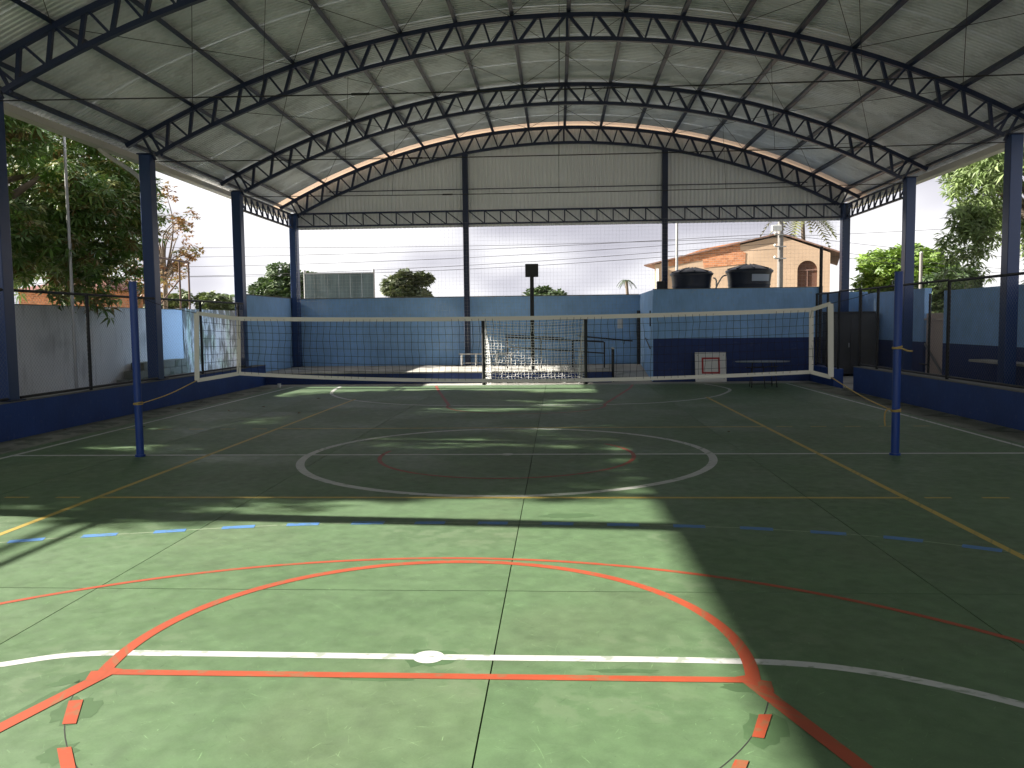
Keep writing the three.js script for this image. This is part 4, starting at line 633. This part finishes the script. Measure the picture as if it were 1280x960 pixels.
{ // water tanks on the store roof
  const prof = [[0.001, 0], [0.62, 0], [0.64, 0.03], [0.66, 0.3], [0.675, 0.31], [0.675, 0.34], [0.665, 0.35], [0.70, 0.62], [0.715, 0.63], [0.715, 0.68], [0.70, 0.69]].map(([x, y]) => new THREE.Vector2(x, y));
  const lidp = [[0.75, 0.66], [0.76, 0.72], [0.70, 0.75], [0.40, 0.85], [0.2, 0.88], [0.001, 0.885]].map(([x, y]) => new THREE.Vector2(x, y));
  const mk = (x, D, s, label) => { const t = thing('water_tank', label, 'water tank', [x, 2.722, D]); t.scale.set(s, s * 1.15, s); part('body', new THREE.LatheGeometry(prof, 40), M.tank, t); const l = part('lid', new THREE.LatheGeometry(lidp, 40), M.tank, t); for (let k = 0; k < 8; k++) { const a = k / 8 * 2 * PI; part('rib', bar(new THREE.Vector3(Math.cos(a) * 0.15, 0.895, Math.sin(a) * 0.15), new THREE.Vector3(Math.cos(a) * 0.7, 0.765, Math.sin(a) * 0.7), 0.05, 0.03), M.tank, l); } return t; };
  mk(4.58, 29, 0.97, 'dark blue plastic water tank without a label, on the store roof'); const t = mk(6.53, 29, 1.05, 'dark blue plastic water tank with a pale printed label band');
  const lab = new THREE.CylinderGeometry(0.712, 0.692, 0.19, 24, 1, true, -0.1, 0.95); lab.translate(0, 0.5, 0); part('label_print', lab, M.tankLabel, t);
  const pg = thing('tank_pipe', 'thin grey pipe running between the two water tanks', 'pipe'); part('pipe', curveTube([V(5.75, 3.45, 28.9), V(5.6, 3.4, 28.8), V(5.25, 2.85, 28.5), V(5.2, 2.74, 28.4)], 0.025, 20, 8), M.pvc, pg);
  const p2 = thing('tank_pipe', 'upright grey pipe beside the unlabelled water tank', 'pipe'); part('pipe', curveTube([V(5.25, 3.35, 28.6), V(5.33, 3.3, 28.6), V(5.34, 2.74, 28.6)], 0.025, 16, 8), M.pvc, p2);
  solo('electrical_box', new RoundedBoxGeometry(0.3, 0.28, 0.2, 1, 0.02).translate(3.5, 3.12, -28.6), M.black, 'small black box on the store roof beside the gable post', 'box');
}
{ const b = px(975, 350, 36), u = thing('utility_pole', 'square concrete utility pole with white insulators before the peach house', 'utility pole', [b.x, -0.12, 36]); const O = (x, y, d) => new THREE.Vector3(x, y, -d);
  part('shaft', (() => { const g = new THREE.CylinderGeometry(0.11, 0.16, 9, 4); g.rotateY(PI / 4); return g.translate(0, 4.5, 0); })(), M.poleConcrete, u); for (const y of [4.6, 5.1, 5.6, 6.2]) { part('bracket', bar(O(-0.28, y, -0.1), O(0.2, y, -0.16), 0.04, 0.05), M.greySteel, u); part('insulator', new THREE.SphereGeometry(0.055, 10, 8).translate(-0.26, y + 0.06, 0.16), M.white, u); }
  part('lamp_arm', curveTube([O(0, 6.3, 0), O(0.8, 6.6, -0.4), O(1.4, 6.7, -0.8)], 0.03, 12), M.greySteel, u); part('meter_box', new RoundedBoxGeometry(0.4, 0.25, 0.2, 1, 0.03).translate(-0.25, 5.85, 0.3), M.white, u);
  const q = px(846, 340, 33); const tp = thing('antenna_pole', 'thin pale pole rising behind the unlabelled water tank', 'pole', [q.x, -0.12, 33]); part('shaft', tube(O(0, 0, 0), O(0, 7, 0), 0.05, 10), M.greySteel, tp); part('cap', new THREE.SphereGeometry(0.055, 8, 6).translate(0, 7, 0), M.greySteel, tp);
  const cab = (x0, y0, x1, y1, D0, D1, sag, r) => { const a = px(x0, y0, D0), c = px(x1, y1, D1), m = a.clone().lerp(c, 0.5); m.y -= sag; solo('overhead_cable', curveTube([a, a.clone().lerp(c, 0.25).add(new THREE.Vector3(0, -sag * 0.75, 0)), m, a.clone().lerp(c, 0.75).add(new THREE.Vector3(0, -sag * 0.75, 0)), c], r, 28, 4), M.cable, 'thin dark overhead cable strung past the end of the hall', 'cable', 'overhead cables'); };
  for (const [a, b2, c2, d2, s] of [[-200, 318, 972, 292, 0.5], [-200, 330, 972, 297, 0.6], [-200, 345, 972, 304, 0.6], [-200, 338, 972, 311, 0.7], [972, 292, 1500, 330, 0.3], [972, 304, 1500, 345, 0.35], [972, 311, 1500, 352, 0.3], [-200, 300, 1500, 268, 0.8]]) cab(a, b2, c2, d2, 40, 36, s, 0.009);
  const s0 = px(380, 343, 35), s1 = px(467, 372, 35), sg = thing('sign_panel', 'weathered grey-green metal panel hoarding showing above the back wall', 'hoarding');
  const n = 6; for (let k = 0; k < n; k++) { const xa = mix(s0.x, s1.x, k / n), xb = mix(s0.x, s1.x, (k + 1) / n); part('panel', bx(xa + 0.005, xb - 0.005, 0.3, s0.y, 35, 35.03), M.signPanel, sg); } part('top_rail', bx(s0.x - 0.03, s1.x + 0.03, s0.y + 0.002, s0.y + 0.05, 34.98, 35.05), M.greySteel, sg); for (const x of [s0.x, s1.x]) part('post', tube(V(x, -0.1, 35.1), V(x, s0.y + 0.18, 35.1), 0.05), M.greySteel, sg);
  const p2 = px(1150, 380, 34); const gp = thing('lamp_pole', 'short pale grey pole between the right column and round tree', 'pole', [p2.x, -0.12, 34]); part('shaft', tube(O(0, 0, 0), O(0, 4.6, 0), 0.06, 10), M.poleConcrete, gp); part('cap', new THREE.SphereGeometry(0.065, 8, 6).translate(0, 4.6, 0), M.greySteel, gp);
}
{ // brick house seen through the left fence
  const D = 42, a = px(70, 380, D), b = px(127, 362, D), ap = px(92, 345, D), h = thing('brick_house', 'small brick house with red tiled roof beyond the white wall', 'house'); const yE = b.y;
  part('wall', bx(a.x - 2, b.x, -0.1, yE, D, D + 6), M.bareBrick, h); part('pilaster', bx(a.x + 0.3, a.x + 0.55, -0.1, yE, D - 0.08, D - 0.003), M.white, h);
  const w = px(88, 374, D); part('window', bx(w.x - 0.15, w.x + 0.2, w.y - 0.4, w.y + 0.4, D - 0.02, D - 0.003), M.black, h);
  const P = [a.x - 2.4, yE, -D + 0.4, b.x + 0.4, yE, -D + 0.4, b.x + 0.4, yE, -D - 6.4, a.x - 2.4, yE, -D - 6.4, ap.x - 1, ap.y + 0.1, -D - 3, ap.x + 0.2, ap.y + 0.1, -D - 3]; let g = new THREE.BufferGeometry(); g.setAttribute('position', new THREE.Float32BufferAttribute(P, 3)); g.setAttribute('uv', new THREE.Float32BufferAttribute(new Float32Array(12), 2)); g.setIndex([0, 1, 5, 0, 5, 4, 1, 2, 5, 2, 3, 4, 2, 4, 5, 3, 0, 4, 0, 2, 1, 0, 3, 2]); g = g.toNonIndexed(); g.computeVertexNormals(); part('roof', g, M.redTile, h);
}
shadowOn(scene);
renderer.render(scene, camera);
